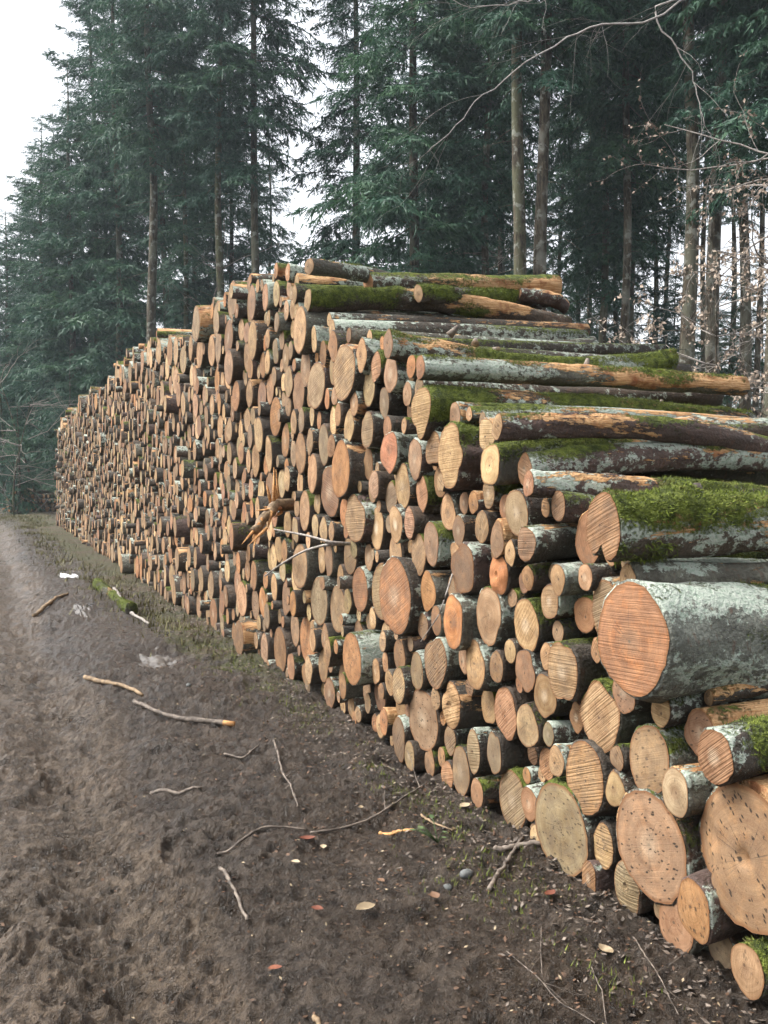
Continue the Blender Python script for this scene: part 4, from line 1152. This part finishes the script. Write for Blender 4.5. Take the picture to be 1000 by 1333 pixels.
# the far wood that reads as one mass
far = Bag(); fart = Bag()
fr = np.random.default_rng(77)
far_kinds = [crown_quads(24, 1.0, 3.6, 301, .85, 5, TPL_FAR), crown_quads(22, 3.0, 3.2, 302, .85, 5, TPL_FAR), crown_quads(10, .3, 2.6, 303, .55, 5, TPL_FAR)]
spots = []
for k in range(15): spots.append((fr.uniform(-90, 335), fr.uniform(58, 82), fr.choice([0, 1, 0]), fr.uniform(.75, 1.0)))
for k in range(12): spots.append((fr.uniform(440, 700), fr.uniform(52, 84), fr.choice([0, 1, 1, 2]), fr.uniform(.6, 1.0)))
for k in range(10): spots.append((fr.uniform(700, 1060), fr.uniform(52, 84), fr.choice([1, 2, 2]), fr.uniform(.5, .9)))
for k in range(22): spots.append((fr.uniform(-120, 1100), fr.uniform(50, 70), 2, fr.uniform(.6, .95)))
for (px, dep, kd, sc) in spots:
    if 350 < px < 432 and kd != 2: continue
    if 350 < px < 432: sc *= .6
    p = at_depth(px, dep); a = fr.uniform(0, 6.3)
    q = far_kinds[kd][0] * sc
    ca, sa = math.cos(a), math.sin(a)
    V = q.reshape(-1, 3) @ np.array([[ca, sa, 0], [-sa, ca, 0], [0, 0, 1]]) + p
    far.add(V, None, np.arange(len(V)).reshape(-1, 3))
    V, Q, T = trunk_arrays([24, 22, 10][kd] * sc, .2 * sc, int(fr.integers(999)), 6, 8)
    fart.add(V + p, Q, T)
fo = far.obj('distant_forest', [M_NEEDLE], None, False)
tag(fo, 'dark mass of distant firs behind all other trees', 'forest', kind='stuff')
fart.obj('trunks', [M_TBARK], fo)['kind'] = 'stuff'


# ------------------------------------------------------------------ bare trees, beech with dry leaves
def grow(b, P, D, L, r, depth, lr, tips, bend=.25, droop=-.05, nseg=6, split=3):
    pts = [np.array(P, float)]; d = np.array(D, float); d /= np.linalg.norm(d)
    for k in range(nseg):
        d = d + lr.normal(0, bend, 3) * .5 + np.array([0, 0, droop]); d /= np.linalg.norm(d)
        pts.append(pts[-1] + d * L / nseg)
    pts = np.array(pts)
    b.add(*tube(pts, np.linspace(r, r * .35, len(pts)), 5 if r > .012 else 3, False))
    if depth == 0:
        tips.append(pts); return
    for k in range(split):
        i = lr.integers(1, nseg + 1)
        t = pts[i] - pts[i - 1]; t /= np.linalg.norm(t)
        e = t + lr.normal(0, .55, 3); e /= np.linalg.norm(e)
        grow(b, pts[i], e, L * lr.uniform(.38, .65), r * .45, depth - 1, lr, tips, bend, droop, nseg, split)


def leaves_on(tips, n, size, lr):
    V = []
    for k in range(n):
        pts = tips[lr.integers(len(tips))]
        i = lr.integers(1, len(pts)); p = pts[i - 1] + (pts[i] - pts[i - 1]) * lr.random() + lr.normal(0, .02, 3)
        d = lr.normal(0, 1, 3) + [0, 0, -.8]; d /= np.linalg.norm(d)
        s = np.cross(d, lr.normal(size=3)); s /= np.linalg.norm(s); nn = np.cross(d, s)
        L = size * lr.uniform(.6, 1.3)
        V.append([p, p + d * L * .5 + s * L * .3 + nn * L * .1, p + d * L, p + d * L * .5 - s * L * .3 + nn * L * .12])
    V = np.array(V).reshape(-1, 3)
    return V, np.arange(len(V)).reshape(-1, 4)


def bare_tree(px, depth, H, r, label, seed, lean=(0, 0), leaves=0, leaf=.07, name='bare_tree', group=None, nl=9, z0=.3, droop=-.03, blen=.33):
    lr = np.random.default_rng(seed)
    root = empty(name, at_depth(px, depth)); tag(root, label, 'tree', group)
    z = np.linspace(-.1, H, 12); u = np.clip(z / H, 0, 1)
    P = np.stack([lean[0] * u ** 1.5 + .1 * np.sin(z * .9 + seed), lean[1] * u ** 1.5 + .1 * np.cos(z * .7 + seed), z], 1)
    P[:, :2] -= P[0, :2]
    V, Q, T = tube(P, r * (1 - .85 * u), 8)
    mk('trunk', V, Q, T, [M_TBARK], root)
    b = Bag(); tips = []
    for k in range(nl):
        i = lr.integers(max(1, int(z0 * 11)), 12); az = lr.uniform(0, 6.3)
        d = np.array([math.cos(az), math.sin(az), lr.uniform(-.05, .5)])
        grow(b, P[i], d, H * blen * lr.uniform(.6, 1.2), r * .3, 2, lr, tips, .3, droop)
    b.obj('limbs', [M_TWIG], root)['kind'] = 'stuff'
    if leaves:
        V, Q = leaves_on(tips, leaves, leaf, lr)
        o = mk('leaves', V, Q, None, [M_BEECH], root, None, False); o['kind'] = 'stuff'
    return root


GB = 'beeches and bare saplings among the firs'
bare_tree(985, 15, 6.6, .06, 'young beech hung with dry brown leaves at the photo edge', 5, (.3, .2), 2000, .07, 'beech_tree', GB, 26, .2, -.05, .28)
bare_tree(915, 17, 5.6, .045, 'smaller beech with dry leaves left of the leafy one at the edge', 6, (.3, .3), 2000, .08, 'beech_tree', GB, 18, .3, -.05, .28)
bare_tree(1055, 17, 7.5, .07, 'beech with dry leaves mostly beyond the photo edge', 9, (-.6, 0), 1200, .08, 'beech_tree', GB, 20, .3, -.04, .27)
bare_tree(566, 30, 8.5, .06, 'pale bare sapling rising behind the topmost peeled log', 12, (.2, 0), 0, .07, 'bare_tree', GB, 9, .4)
bare_tree(585, 33, 8.0, .05, 'second pale bare sapling, right of the first one', 13, (.5, 0), 0, .07, 'bare_tree', GB, 9, .4)
bare_tree(840, 20, 4.5, .035, 'bare arching shrub under the four close-set trunks', 14, (.6, 0), 0, .07, 'bare_shrub', GB, 12, .15, -.05, .45)
bare_tree(52, 38, 5.2, .07, 'bare leaning shrub at the far end of the pile', 15, (-1.6, 0), 0, .07, 'bare_shrub', GB, 16, .1, -.03, .5)
bare_tree(18, 36, 4.2, .05, 'bare twiggy shrub at the photo edge beyond the track', 16, (.5, 0), 0, .07, 'bare_shrub', GB, 18, .1, -.03, .5)
bare_tree(110, 37, 3.6, .05, 'low bare shrub right behind the far end of the pile', 17, (.4, 0), 0, .07, 'bare_shrub', GB, 16, .1, -.03, .5)
bare_tree(262, 37, 10.5, .07, 'bare crooked tree among the far group of trunks', 18, (.8, 0), 0, .07, 'bare_tree', GB, 10, .4, .02, .3)

# tall bare beech whose boughs arch across the upper picture
root = empty('bare_beech', at_depth(1075, 13.5)); tag(root, 'bare beech whose thin pale boughs arch across the firs', 'tree', GB)
V, Q, T = trunk_arrays(15, .16, 61, lean=.3); mk('trunk', V, Q, T, [M_TBARK], root)
b = Bag(); tips = []; lr = np.random.default_rng(62)
M_BOUGH = mat_plain('pale_beech_bark', (.22, .20, .18), (.42, .40, .37), 30)
bx = np.array(root.location)


def bough(pix, r0, r1, sub=9):
    P = np.array([at_depth(px, d, z_at(py, d)) for px, py, d in pix]) - bx
    t = np.linspace(0, len(P) - 1, 30); i = np.clip(t.astype(int), 0, len(P) - 2); f = (t - i)[:, None]
    Pm = lambda k: P[np.clip(k, 0, len(P) - 1)]
    C = .5 * (2 * Pm(i) + (Pm(i + 1) - Pm(i - 1)) * f + (2 * Pm(i - 1) - 5 * Pm(i) + 4 * Pm(i + 1) - Pm(i + 2)) * f * f + (3 * Pm(i) - Pm(i - 1) - 3 * Pm(i + 1) + Pm(i + 2)) * f ** 3)
    C += lr.normal(0, .012, C.shape)
    b.add(*tube(C, np.linspace(r0, r1, 30), 6, False))
    for k in range(sub):
        j = lr.integers(6, 29); e = C[j] - C[j - 1]; e /= np.linalg.norm(e); e = e + lr.normal(0, .5, 3)
        grow(b, C[j], e, lr.uniform(.5, 1.3), r1 * .9, 1, lr, tips, .25, -.05, 5, 3)


bough([(1075, -60, 13.5), (960, -40, 13), (850, 35, 12.5), (780, 45, 12.5), (725, 65, 12.5), (665, 105, 12.5), (620, 140, 12.5), (590, 175, 12.5), (555, 205, 12.5)], .018, .003, 14)
bough([(1075, -150, 13.5), (900, -70, 13), (800, -30, 12.6), (730, 0, 12.4), (680, 15, 12.4), (620, 22, 12.4), (570, 10, 12.4)], .017, .003, 12)
bough([(1075, -20, 13.5), (990, 0, 13.2), (900, 10, 13), (845, 25, 13), (870, 70, 13), (895, 110, 13), (905, 150, 13), (915, 180, 13)], .018, .004, 10)
b.obj('limbs', [M_BOUGH], root)['kind'] = 'stuff'

# ------------------------------------------------------------------ things lying on the ground
def gz_at(x, y): return height(np.atleast_1d(x), np.atleast_1d(y))


def stick(pix, r0, r1, label, mats=None, name='stick', lift=1.0, n=22, seed=0, cat='stick', group='loose sticks on the mud', broken=False, twigs=0):
    """a stick lying on the ground through photograph points"""
    lr = np.random.default_rng(seed + 500)
    P = np.array([ground_at(a, b) for a, b in pix])
    t = np.linspace(0, len(P) - 1, n); i = np.clip(t.astype(int), 0, len(P) - 2); f = (t - i)[:, None]
    C = P[i] * (1 - f) + P[i + 1] * f
    k = np.array([.25, .5, .25]); C[1:-1, :2] = k[0] * C[:-2, :2] + k[1] * C[1:-1, :2] + k[2] * C[2:, :2]
    rad = np.linspace(r0, r1, n) * (1 + .10 * lr.normal(size=n))
    g_ = gz_at(C[:, 0], C[:, 1])
    g2 = np.array([g_[max(0, q - 2):q + 3].max() for q in range(n)])
    for _ in range(3): g2[1:-1] = (g2[:-2] + g2[1:-1] + g2[2:]) / 3
    C[:, 2] = g2 + rad * .55 * lift
    C[:, :2] += lr.normal(0, r0 * .25, (n, 2))
    V, Q, T = tube(C, rad, 8)
    if broken:
        o = mk(name, V, Q, T, [mats or M_STICK, M_RAW], None, None, True, [0] * (len(Q) - 16) + [1] * 16 + [1] * len(T))
    else:
        o = mk(name, V, Q, T, [mats or M_STICK])
    if twigs:
        b = Bag(); tips = []
        for _ in range(twigs):
            j = lr.integers(n // 3, n - 1); e = C[j + 1] - C[j - 1]; e /= np.linalg.norm(e); e = e + lr.normal(0, .6, 3) * [1, 1, .4] + [0, 0, .12]
            grow(b, C[j], e, lr.uniform(.08, .22), r1 * .8, 0, lr, tips, .25, 0, 4, 0)
        b.obj('side_twigs', [mats or M_STICK], o)['kind'] = 'stuff'
    tag(o, label, cat, group)
    return o


stick([(112, 886), (130, 892), (160, 899), (186, 908)], .019, .013, 'thick pale peeled stick on the track, left of the grey one', M_PALEW, seed=1)
stick([(175, 914), (200, 930), (235, 938), (268, 942), (306, 945)], .014, .017, 'long grey bark-covered stick with an orange broken tip', M_STICK, seed=2, broken=True)
stick([(45, 794), (68, 785), (88, 778)], .026, .018, 'short pale stick at the edge of the far track', M_PALEW, seed=3)
stick([(148, 770), (160, 790), (178, 806), (194, 817)], .026, .014, 'crooked pale branch by the mossy log piece near the pile', M_TWIG, seed=5)
stick([(292, 990), (318, 996), (338, 982)], .007, .004, 'thin twig below the long grey stick', M_STICK, seed=6, twigs=2)
stick([(356, 975), (366, 1008), (378, 1030), (388, 1056)], .006, .004, 'forked twig pointing at the camera in the middle of the mud', M_STICK, seed=7, twigs=3)
stick([(404, 1080), (440, 1075), (490, 1062), (530, 1040), (556, 1022)], .006, .004, 'long thin dark twig running to the foot of the pile', M_STICK, seed=8, twigs=2)
stick([(282, 1112), (305, 1108), (345, 1085), (400, 1080)], .006, .005, 'thin dark twig left of the red leaf', M_STICK, seed=9)
stick([(494, 1071), (515, 1074), (538, 1075)], .010, .008, 'short orange-brown twig under the lower logs', M_RAW, seed=10)
stick([(548, 1062), (566, 1078), (590, 1088)], .006, .004, 'thin pale twig beside the short orange-brown one', M_PALEW, seed=11)
stick([(645, 1112), (668, 1112), (712, 1113)], .012, .010, 'straight dark stick sticking out from under the grey-green log end', M_STICK, seed=12)
stick([(636, 1158), (655, 1130), (679, 1105)], .010, .007, 'brown twig crossing the straight dark stick', M_STICK, seed=13)
stick([(660, 1240), (690, 1265), (730, 1300), (775, 1333)], .002, .0015, 'long pale curved twig low in the corner mud', M_STICK, seed=14, twigs=4)
stick([(705, 1208), (704, 1240), (706, 1268)], .002, .0015, 'fine upright pale twig near the ragged root end', M_STICK, seed=15, twigs=2)
stick([(770, 1258), (783, 1288), (790, 1333)], .002, .0015, 'fine pale twig leading to the bottom edge', M_STICK, seed=16)
stick([(824, 1220), (838, 1246), (858, 1278), (884, 1328)], .003, .0015, 'branching pale twig in front of the lowest logs', M_STICK, seed=17, twigs=5)
stick([(286, 1130), (300, 1152), (322, 1190)], .008, .006, 'dark wet stick half sunk in the mud', M_STICK, seed=18)
stick([(196, 1021), (232, 1026), (262, 1025)], .011, .008, 'faint brown stick pressed into the track', M_STICK, seed=19, lift=.2)
stick([(408, 1302), (416, 1318), (425, 1333)], .008, .008, 'pale stick end at the bottom edge', M_PALEW, seed=20)
stick([(384, 820), (388, 850), (392, 880)], .006, .004, 'thin dark twig leaning at the pile foot', M_STICK, seed=22)

# mossy log piece lying by the pile
p0, p1 = ground_at(127, 768), ground_at(172, 800)
h0 = float(gz_at(p0[0], p0[1])[0]); h1 = float(gz_at(p1[0], p1[1])[0])
loose_log((p0[0], p0[1], h0 + .07), (p1[0], p1[1], h1 + .06), .085, 'pale', dict(moss=.62, bark='d', peel=.5), 'short mossy log piece lying loose at the foot of the pile', None, 'log_piece')

# broken, splintered branch jutting out of the face and the thin twigs hanging beside it
pa, pb = face_pt(360, 657, .08), face_pt(328, 694, .36)
b = Bag(); lr = np.random.default_rng(71)
t = np.linspace(0, 1, 9)[:, None]; C = pa * (1 - t) + pb * t + lr.normal(0, .012, (9, 3))
V, Q, T = tube(np.vstack([pa + LX * .5, C]), np.concatenate([[.045], np.linspace(.045, .03, 9)]), 10)
br = mk('broken_branch', V + (noise3(V * 30, 9)[:, None] - .5) * .03, Q, T, [M_PALEW])
tag(br, 'broken splintered branch jutting out of the pile face', 'branch')
for k in range(9):
    q = C[lr.integers(0, 9)] + lr.normal(0, .03, 3); e = (pb - pa) / np.linalg.norm(pb - pa) + lr.normal(0, .35, 3)
    b.add(*tube(np.array([q - e * .05, q + e * .06, q + e * lr.uniform(.12, .28)]), [.016, .012, .002], 4))
for k in range(4):
    q = pa + lr.normal(0, .03, 3); e = np.array([0, 0, 1.]) + lr.normal(0, .12, 3) + NO * .1
    b.add(*tube(np.array([q, q + e * .10, q + e * lr.uniform(.14, .26)]), [.014, .010, .003], 4))
b.obj('splinters', [M_RAW], br)['kind'] = 'stuff'


def hung_twig(pix, ps, r, label, seed):
    P = np.array([face_pt(x, y, p) for (x, y), p in zip(pix, ps)])
    t = np.linspace(0, len(P) - 1, 16); C = np.stack([np.interp(t, np.arange(len(P)), P[:, k]) for k in range(3)], 1)
    C[1:-1] = (C[:-2] + 2 * C[1:-1] + C[2:]) / 4
    o = mk('twig', *tube(C, np.linspace(r, r * .5, 16), 5)[:2], None, [M_TWIG]); tag(o, label, 'twig', 'thin twigs caught in the pile face')


hung_twig([(455, 708), (432, 706), (400, 697), (357, 689)], [.0, .14, .18, .22], .012, 'upper thin twig caught in the pile beside the splintered branch', 1)
hung_twig([(450, 708), (425, 709), (395, 717), (362, 737), (345, 750)], [.0, .16, .2, .25, .3], .011, 'lower arching twig caught in the pile below the splintered branch', 2)
hung_twig([(590, 745), (582, 770), (572, 800), (548, 835)], [.02, .16, .2, .2], .005, 'thin pale twig hanging in front of the bright orange oval end', 3)


def leaf(px, py, L, mat, label, seed, group='fallen leaves on the mud'):
    lr = np.random.default_rng(seed)
    g_ = ground_at(px, py); z = float(gz_at(g_[0], g_[1])[0])
    a = lr.uniform(0, 6.3); u = np.linspace(0, 1, 6); w = np.sin(u * np.pi) ** .8 * .32 * L
    cu = lr.uniform(.1, .35) * L
    ce = np.stack([(u - .5) * L, 0 * u, cu * (2 * u - 1) ** 2 * .5 + .012 + .1 * L], 1)
    V = np.vstack([ce + np.stack([0 * u, w, w * .5], 1), ce, ce - np.stack([0 * u, w, -w * .4], 1)])
    ca, sa = math.cos(a), math.sin(a)
    V = V @ np.array([[ca, sa, 0], [-sa, ca, 0], [0, 0, 1]]) + [g_[0], g_[1], z]
    Q = [[k * 6 + j, k * 6 + j + 1, k * 6 + j + 7, k * 6 + j + 6] for k in range(2) for j in range(5)]
    o = mk('fallen_leaf', V, Q, None, [mat]); tag(o, label, 'leaf', group)


leaf(400, 1091, .075, M_LEAFR, 'red-brown leaf lying flat in the middle of the mud', 1)
leaf(421, 1094, .045, M_LEAFP, 'small pale leaf right beside the red-brown one', 2)
leaf(476, 1182, .085, M_LEAFP, 'large curled pale leaf in the lower middle', 3)
leaf(413, 1180, .05, M_LEAFR, 'dull reddish leaf left of the large curled pale one', 4)
leaf(566, 1171, .06, M_LEAFB, 'brown leaf right of the large curled pale one', 5)
leaf(358, 1241, .05, M_LEAFR, 'reddish leaf in the track mud near the bottom', 6)
leaf(716, 1172, .06, M_LEAFR, 'orange-red leaf under the grey-green log end', 7)
leaf(789, 1236, .07, M_LEAFP, 'pale wood chip leaf in front of the ragged root end', 8)
leaf(496, 1142, .04, M_LEAFB, 'little brown leaf above the curled pale one', 9)
leaf(385, 1134, .04, M_LEAFP, 'little pale leaf under the red-brown one', 10)
leaf(605, 1058, .07, M_LEAFP, 'pale bark flake at the foot of the pile', 11)
leaf(470, 1055, .04, M_LEAFP, 'small white chip left of the short orange-brown twig', 12)

# leaf litter, bark crumbs and wood chips too many to count
lr = np.random.default_rng(90)
for nm, mat, n, smin, smax, lab in (('bark_scraps', M_STICK, 4500, .004, .016, 'dark bark scraps heaped along the foot of the pile'), ('leaf_litter', M_LEAFB, 7000, .003, .013, 'scattered brown leaf litter on the soil by the pile'), ('wood_chips', M_LEAFP, 1400, .002, .009, 'scattered pale wood chips on the soil by the pile')):
    t = np.abs(lr.normal(.1, .8 if nm != 'bark_scraps' else .22, n)); s = lr.uniform(-1.5, 12, n)
    q = P0[None] + AL[None] * s[:, None] + NO[None] * t[:, None]
    z = height(q[:, 0], q[:, 1]) + .006
    L = lr.uniform(smin, smax, n)[:, None]; a = lr.uniform(0, 6.3, n)
    d = np.stack([np.cos(a), np.sin(a), lr.normal(0, .3, n)], 1); e = np.stack([-np.sin(a), np.cos(a), lr.normal(0, .3, n)], 1)
    c = np.column_stack([q[:, 0], q[:, 1], z])
    V = np.stack([c - d * L, c + e * L * .5, c + d * L, c - e * L * .5], 1).reshape(-1, 3)
    o = mk(nm, V, np.arange(4 * n).reshape(-1, 4), None, [mat], None, None, False); tag(o, lab, 'litter', kind='stuff')


def blades(name, label, centres, n, ln, mat, seed):
    """moss and grass tufts round given ground points: (point, along, across)"""
    lr = np.random.default_rng(seed); VV = []
    for (g_, sa, sb) in centres:
        m = int(n * sa * sb / .05)
        q = g_[None] + AL[None] * (lr.normal(0, sa, m))[:, None] + NO[None] * (lr.normal(0, sb, m))[:, None]
        keep = noise2(q[:, 0] * 7, q[:, 1] * 7, 77) > .42
        q = q[keep]; m = len(q)
        z = height(q[:, 0], q[:, 1])
        l_ = ln * lr.uniform(.4, 1.3, m); a = lr.uniform(0, 6.3, m); tl = lr.uniform(.1, .9, m)
        c = np.column_stack([q[:, 0], q[:, 1], z - .004])
        sv = np.stack([-np.sin(a), np.cos(a), 0 * a], 1) * (l_ * .10)[:, None]
        tip = c + np.stack([np.cos(a) * tl, np.sin(a) * tl, 1 + 0 * a], 1) * l_[:, None]
        VV.append(np.stack([c - sv, c + sv, tip], 1).reshape(-1, 3))
    V = np.vstack(VV)
    o = mk(name, V, None, np.arange(len(V)).reshape(-1, 3), [mat], None, None, False); tag(o, label, 'moss' if 'moss' in name else 'grass', kind='stuff')


blades('ground_moss', 'low green moss patches along the foot of the pile', [(ground_at(a, b), sa, sb) for a, b, sa, sb in
       ((518, 1026, .16, .07), (560, 1050, .2, .1), (585, 1130, .18, .10), (480, 1000, .2, .08), (400, 930, .35, .12), (340, 890, .5, .15), (300, 862, .6, .16), (620, 1080, .2, .1), (700, 1180, .15, .1), (640, 1120, .2, .1), (790, 1270, .12, .08), (260, 830, .6, .15))], 900, .022, M_MOSS, 91)
gl = [(P0 + AL * s + NO * t, .7, .22) for s, t in [(7.5, .35), (9, .45), (10.5, .5), (12, .6), (14, .7), (16, .8), (18, .8), (20, .9), (23, .9), (26, 1.0), (28, .5), (30, .6)]]
gl += [(P0 + AL * s + NO * t, 1.2, .6) for s, t in [(22, 5.6), (26, 5.2), (30, 4.6), (34, 3.0), (33, 1.0), (38, 2.0), (18, 6.2)]]
blades('grass', 'short rough grass strip between track and pile', gl, 190, .07, M_GRASS, 92)

# small green herb by the foot of the pile
hb = empty('herb', ground_at(570, 1096)); tag(hb, 'small green herb with rounded leaves near the lower logs', 'plant')
b = Bag(); lf = []
lr = np.random.default_rng(95)
for k in range(9):
    a = lr.uniform(0, 6.3); e = np.array([math.cos(a), math.sin(a), lr.uniform(.6, 1.4)]); L = lr.uniform(.05, .12)
    P = np.array([[0, 0, 0], e * L * .5, e * L + [0, 0, -.01]])
    b.add(*tube(P, [.0025, .002, .0015], 4))
    u = np.array([e[0], e[1], .15]); u /= np.linalg.norm(u); v = np.array([-u[1], u[0], 0]); c = P[-1]; w = lr.uniform(.014, .024)
    lf.append([c, c + u * w * .5 + v * w * .55, c + u * w * 1.2 + v * w * .4, c + u * w * 1.6, c + u * w * 1.2 - v * w * .4, c + u * w * .5 - v * w * .55])
b.obj('stem', [M_HERB], hb)
for q in lf: mk('leaf', np.array(q), [[0, 1, 2, 3], [0, 3, 4, 5]], None, [M_HERB], hb, None, False)
hb.location.z = float(gz_at(hb.location.x, hb.location.y)[0])

# pale stone under the lower logs and old snow on the verge
def pebble(px, py, r, label, seed, col=M_TWIG):
    lr = np.random.default_rng(seed)
    th = np.linspace(0, 2 * np.pi, 12, endpoint=False); ph = np.linspace(.1, np.pi - .1, 7)
    TH, PH = np.meshgrid(th, ph)
    V = np.stack([np.cos(TH) * np.sin(PH), np.sin(TH) * np.sin(PH) * .75, np.cos(PH) * .6], -1).reshape(-1, 3)
    V *= (1 + .35 * (noise3(V * 1.7 + seed, 3) - .5))[:, None] * r
    i = np.arange(6)[:, None] * 12; j = np.arange(12)[None]; j2 = (j + 1) % 12
    Q = np.stack([i + j, i + 12 + j, i + 12 + j2, i + j2], -1).reshape(-1, 4)
    V = np.vstack([V, [[0, 0, r * .6], [0, 0, -r * .6]]])
    T = [[84, k, (k + 1) % 12] for k in range(12)] + [[85, 72 + (k + 1) % 12, 72 + k] for k in range(12)]
    g_ = ground_at(px, py)
    o = mk('stone', V, Q, T, [col]); o.location = (g_[0], g_[1], float(gz_at(g_[0], g_[1])[0]) + r * .08); o.rotation_euler = (0, 0, lr.uniform(0, 6))
    tag(o, label, 'stone', 'stones showing in the soil')


M_STONE = mat_plain('grey_stone', (.06, .062, .058), (.14, .145, .14), 30, .7)
pebble(607, 1142, .032, 'pale blue-grey stone below the lower logs', 3, M_STONE)
pebble(583, 1146, .022, 'smaller grey stone left of the blue-grey one', 4, M_STONE)
pebble(246, 905, .03, 'small grey stone above the long grey stick', 5, M_STONE)
M_SNOW = mat_plain('old_snow', (.55, .57, .58), (.80, .81, .82), 12, .6, (1, 1, 1), .5)
M_SLUSH = mat_plain('grey_slush', (.06, .052, .045), (.15, .138, .125), 9, .45, (1, 1, 1), .5)
for (px, py, l, w, mat, lab, sd_) in ((88, 746, .42, .12, M_SNOW, 'white ragged patch of old snow on the verge by the far pile', 3), (203, 856, .30, .13, M_SLUSH, 'greyish slushy patch beside the middle of the pile', 7), (108, 795, .35, .07, M_SLUSH, 'thin grey slushy strip behind the short mossy log piece', 9)):
    g_ = ground_at(px, py); nn = 36
    u = np.linspace(-1.3, 1.3, nn); U, Vv = np.meshgrid(u, u)
    q = g_[None] + AL[None] * (U.ravel() * l)[:, None] + NO[None] * (Vv.ravel() * w)[:, None]
    rr_ = np.hypot(U, Vv).ravel() + .9 * (noise2(U.ravel() * 2.2 + sd_, Vv.ravel() * 2.2, 5) - .5) + .5 * (noise2(U.ravel() * 6 + sd_, Vv.ravel() * 6, 6) - .5)
    z = height(q[:, 0], q[:, 1]) + .035 * np.clip(1 - rr_, -1, 1)
    i = np.arange(nn - 1)[:, None] * nn; j = np.arange(nn - 1)[None]
    Q = np.stack([i + j, i + j + 1, i + nn + j + 1, i + nn + j], -1).reshape(-1, 4)
    Q = Q[(rr_[Q] < 1.08).any(1)]
    o = mk('snow_patch', np.column_stack([q[:, 0], q[:, 1], z]), Q, None, [mat]); tag(o, lab, 'snow', 'patches left on the verge')

# small log stack farther down the track
cs = at_depth(42, 38)
lr = np.random.default_rng(99); sp = []
for row, nrow in enumerate((11, 11, 10, 8, 5)):
    for k in range(nrow):
        r = lr.uniform(.075, .105); sp.append((-1.05 + .2 * k + .1 * (row % 2) + .05 * row + lr.normal(0, .012), .1 + row * .178, r))
for k, (u, z, r) in enumerate(sp):
    l = dict(s=0, z=z, r=r, p=0, tone='tan', op={}, hand=False, L=1.2, seed=float(lr.uniform(0, 50)), bark=BARKS['b'], moss=.2, lich=.3, peel=.2, tint=np.array(TONES[lr.choice(['tan', 'brown', 'orange', 'grey'])]))
    body, face = log_arrays(l, 12, 6, 1)
    o = empty('small_log')
    mk('bark', body[0], body[1], body[2], [M_BARK], o, body[3])
    o.matrix_world = Matrix.Translation((cs[0] + u, cs[1] + .25 * u + lr.normal(0, .04), z)) @ Euler((0, 0, R(72 + lr.normal(0, 6))), 'XYZ').to_matrix().to_4x4()
    tag(o, 'log of the distant low stack beyond the far pile end', 'log', 'logs of the distant low stack')
    mk('cut_face', face[0], face[1], face[2], [M_CUT], o, face[3])

# ------------------------------------------------------------------ damp air
hz = NT('damp_air')
hz.t.nodes.remove(hz.b)
pv = hz.t.nodes.new('ShaderNodeVolumePrincipled')
pv.inputs['Color'].default_value = (.80, .92, 1.0, 1)
pv.inputs['Density'].default_value = .0008
pv.inputs['Anisotropy'].default_value = .3
hz.t.links.new(pv.outputs[0], hz.out.inputs['Volume'])
x0, x1, y0, y1, z0, z1 = -70, 70, -30, 100, -1.2, 37
V = [(x, y, z) for z in (z0, z1) for y in (y0, y1) for x in (x0, x1)]
o = mk('haze', V, [[0, 2, 3, 1], [4, 5, 7, 6], [0, 1, 5, 4], [2, 6, 7, 3], [0, 4, 6, 2], [1, 3, 7, 5]], None, [hz.m], None, None, False)
tag(o, 'thin damp winter air between the trees', 'haze', kind='stuff')
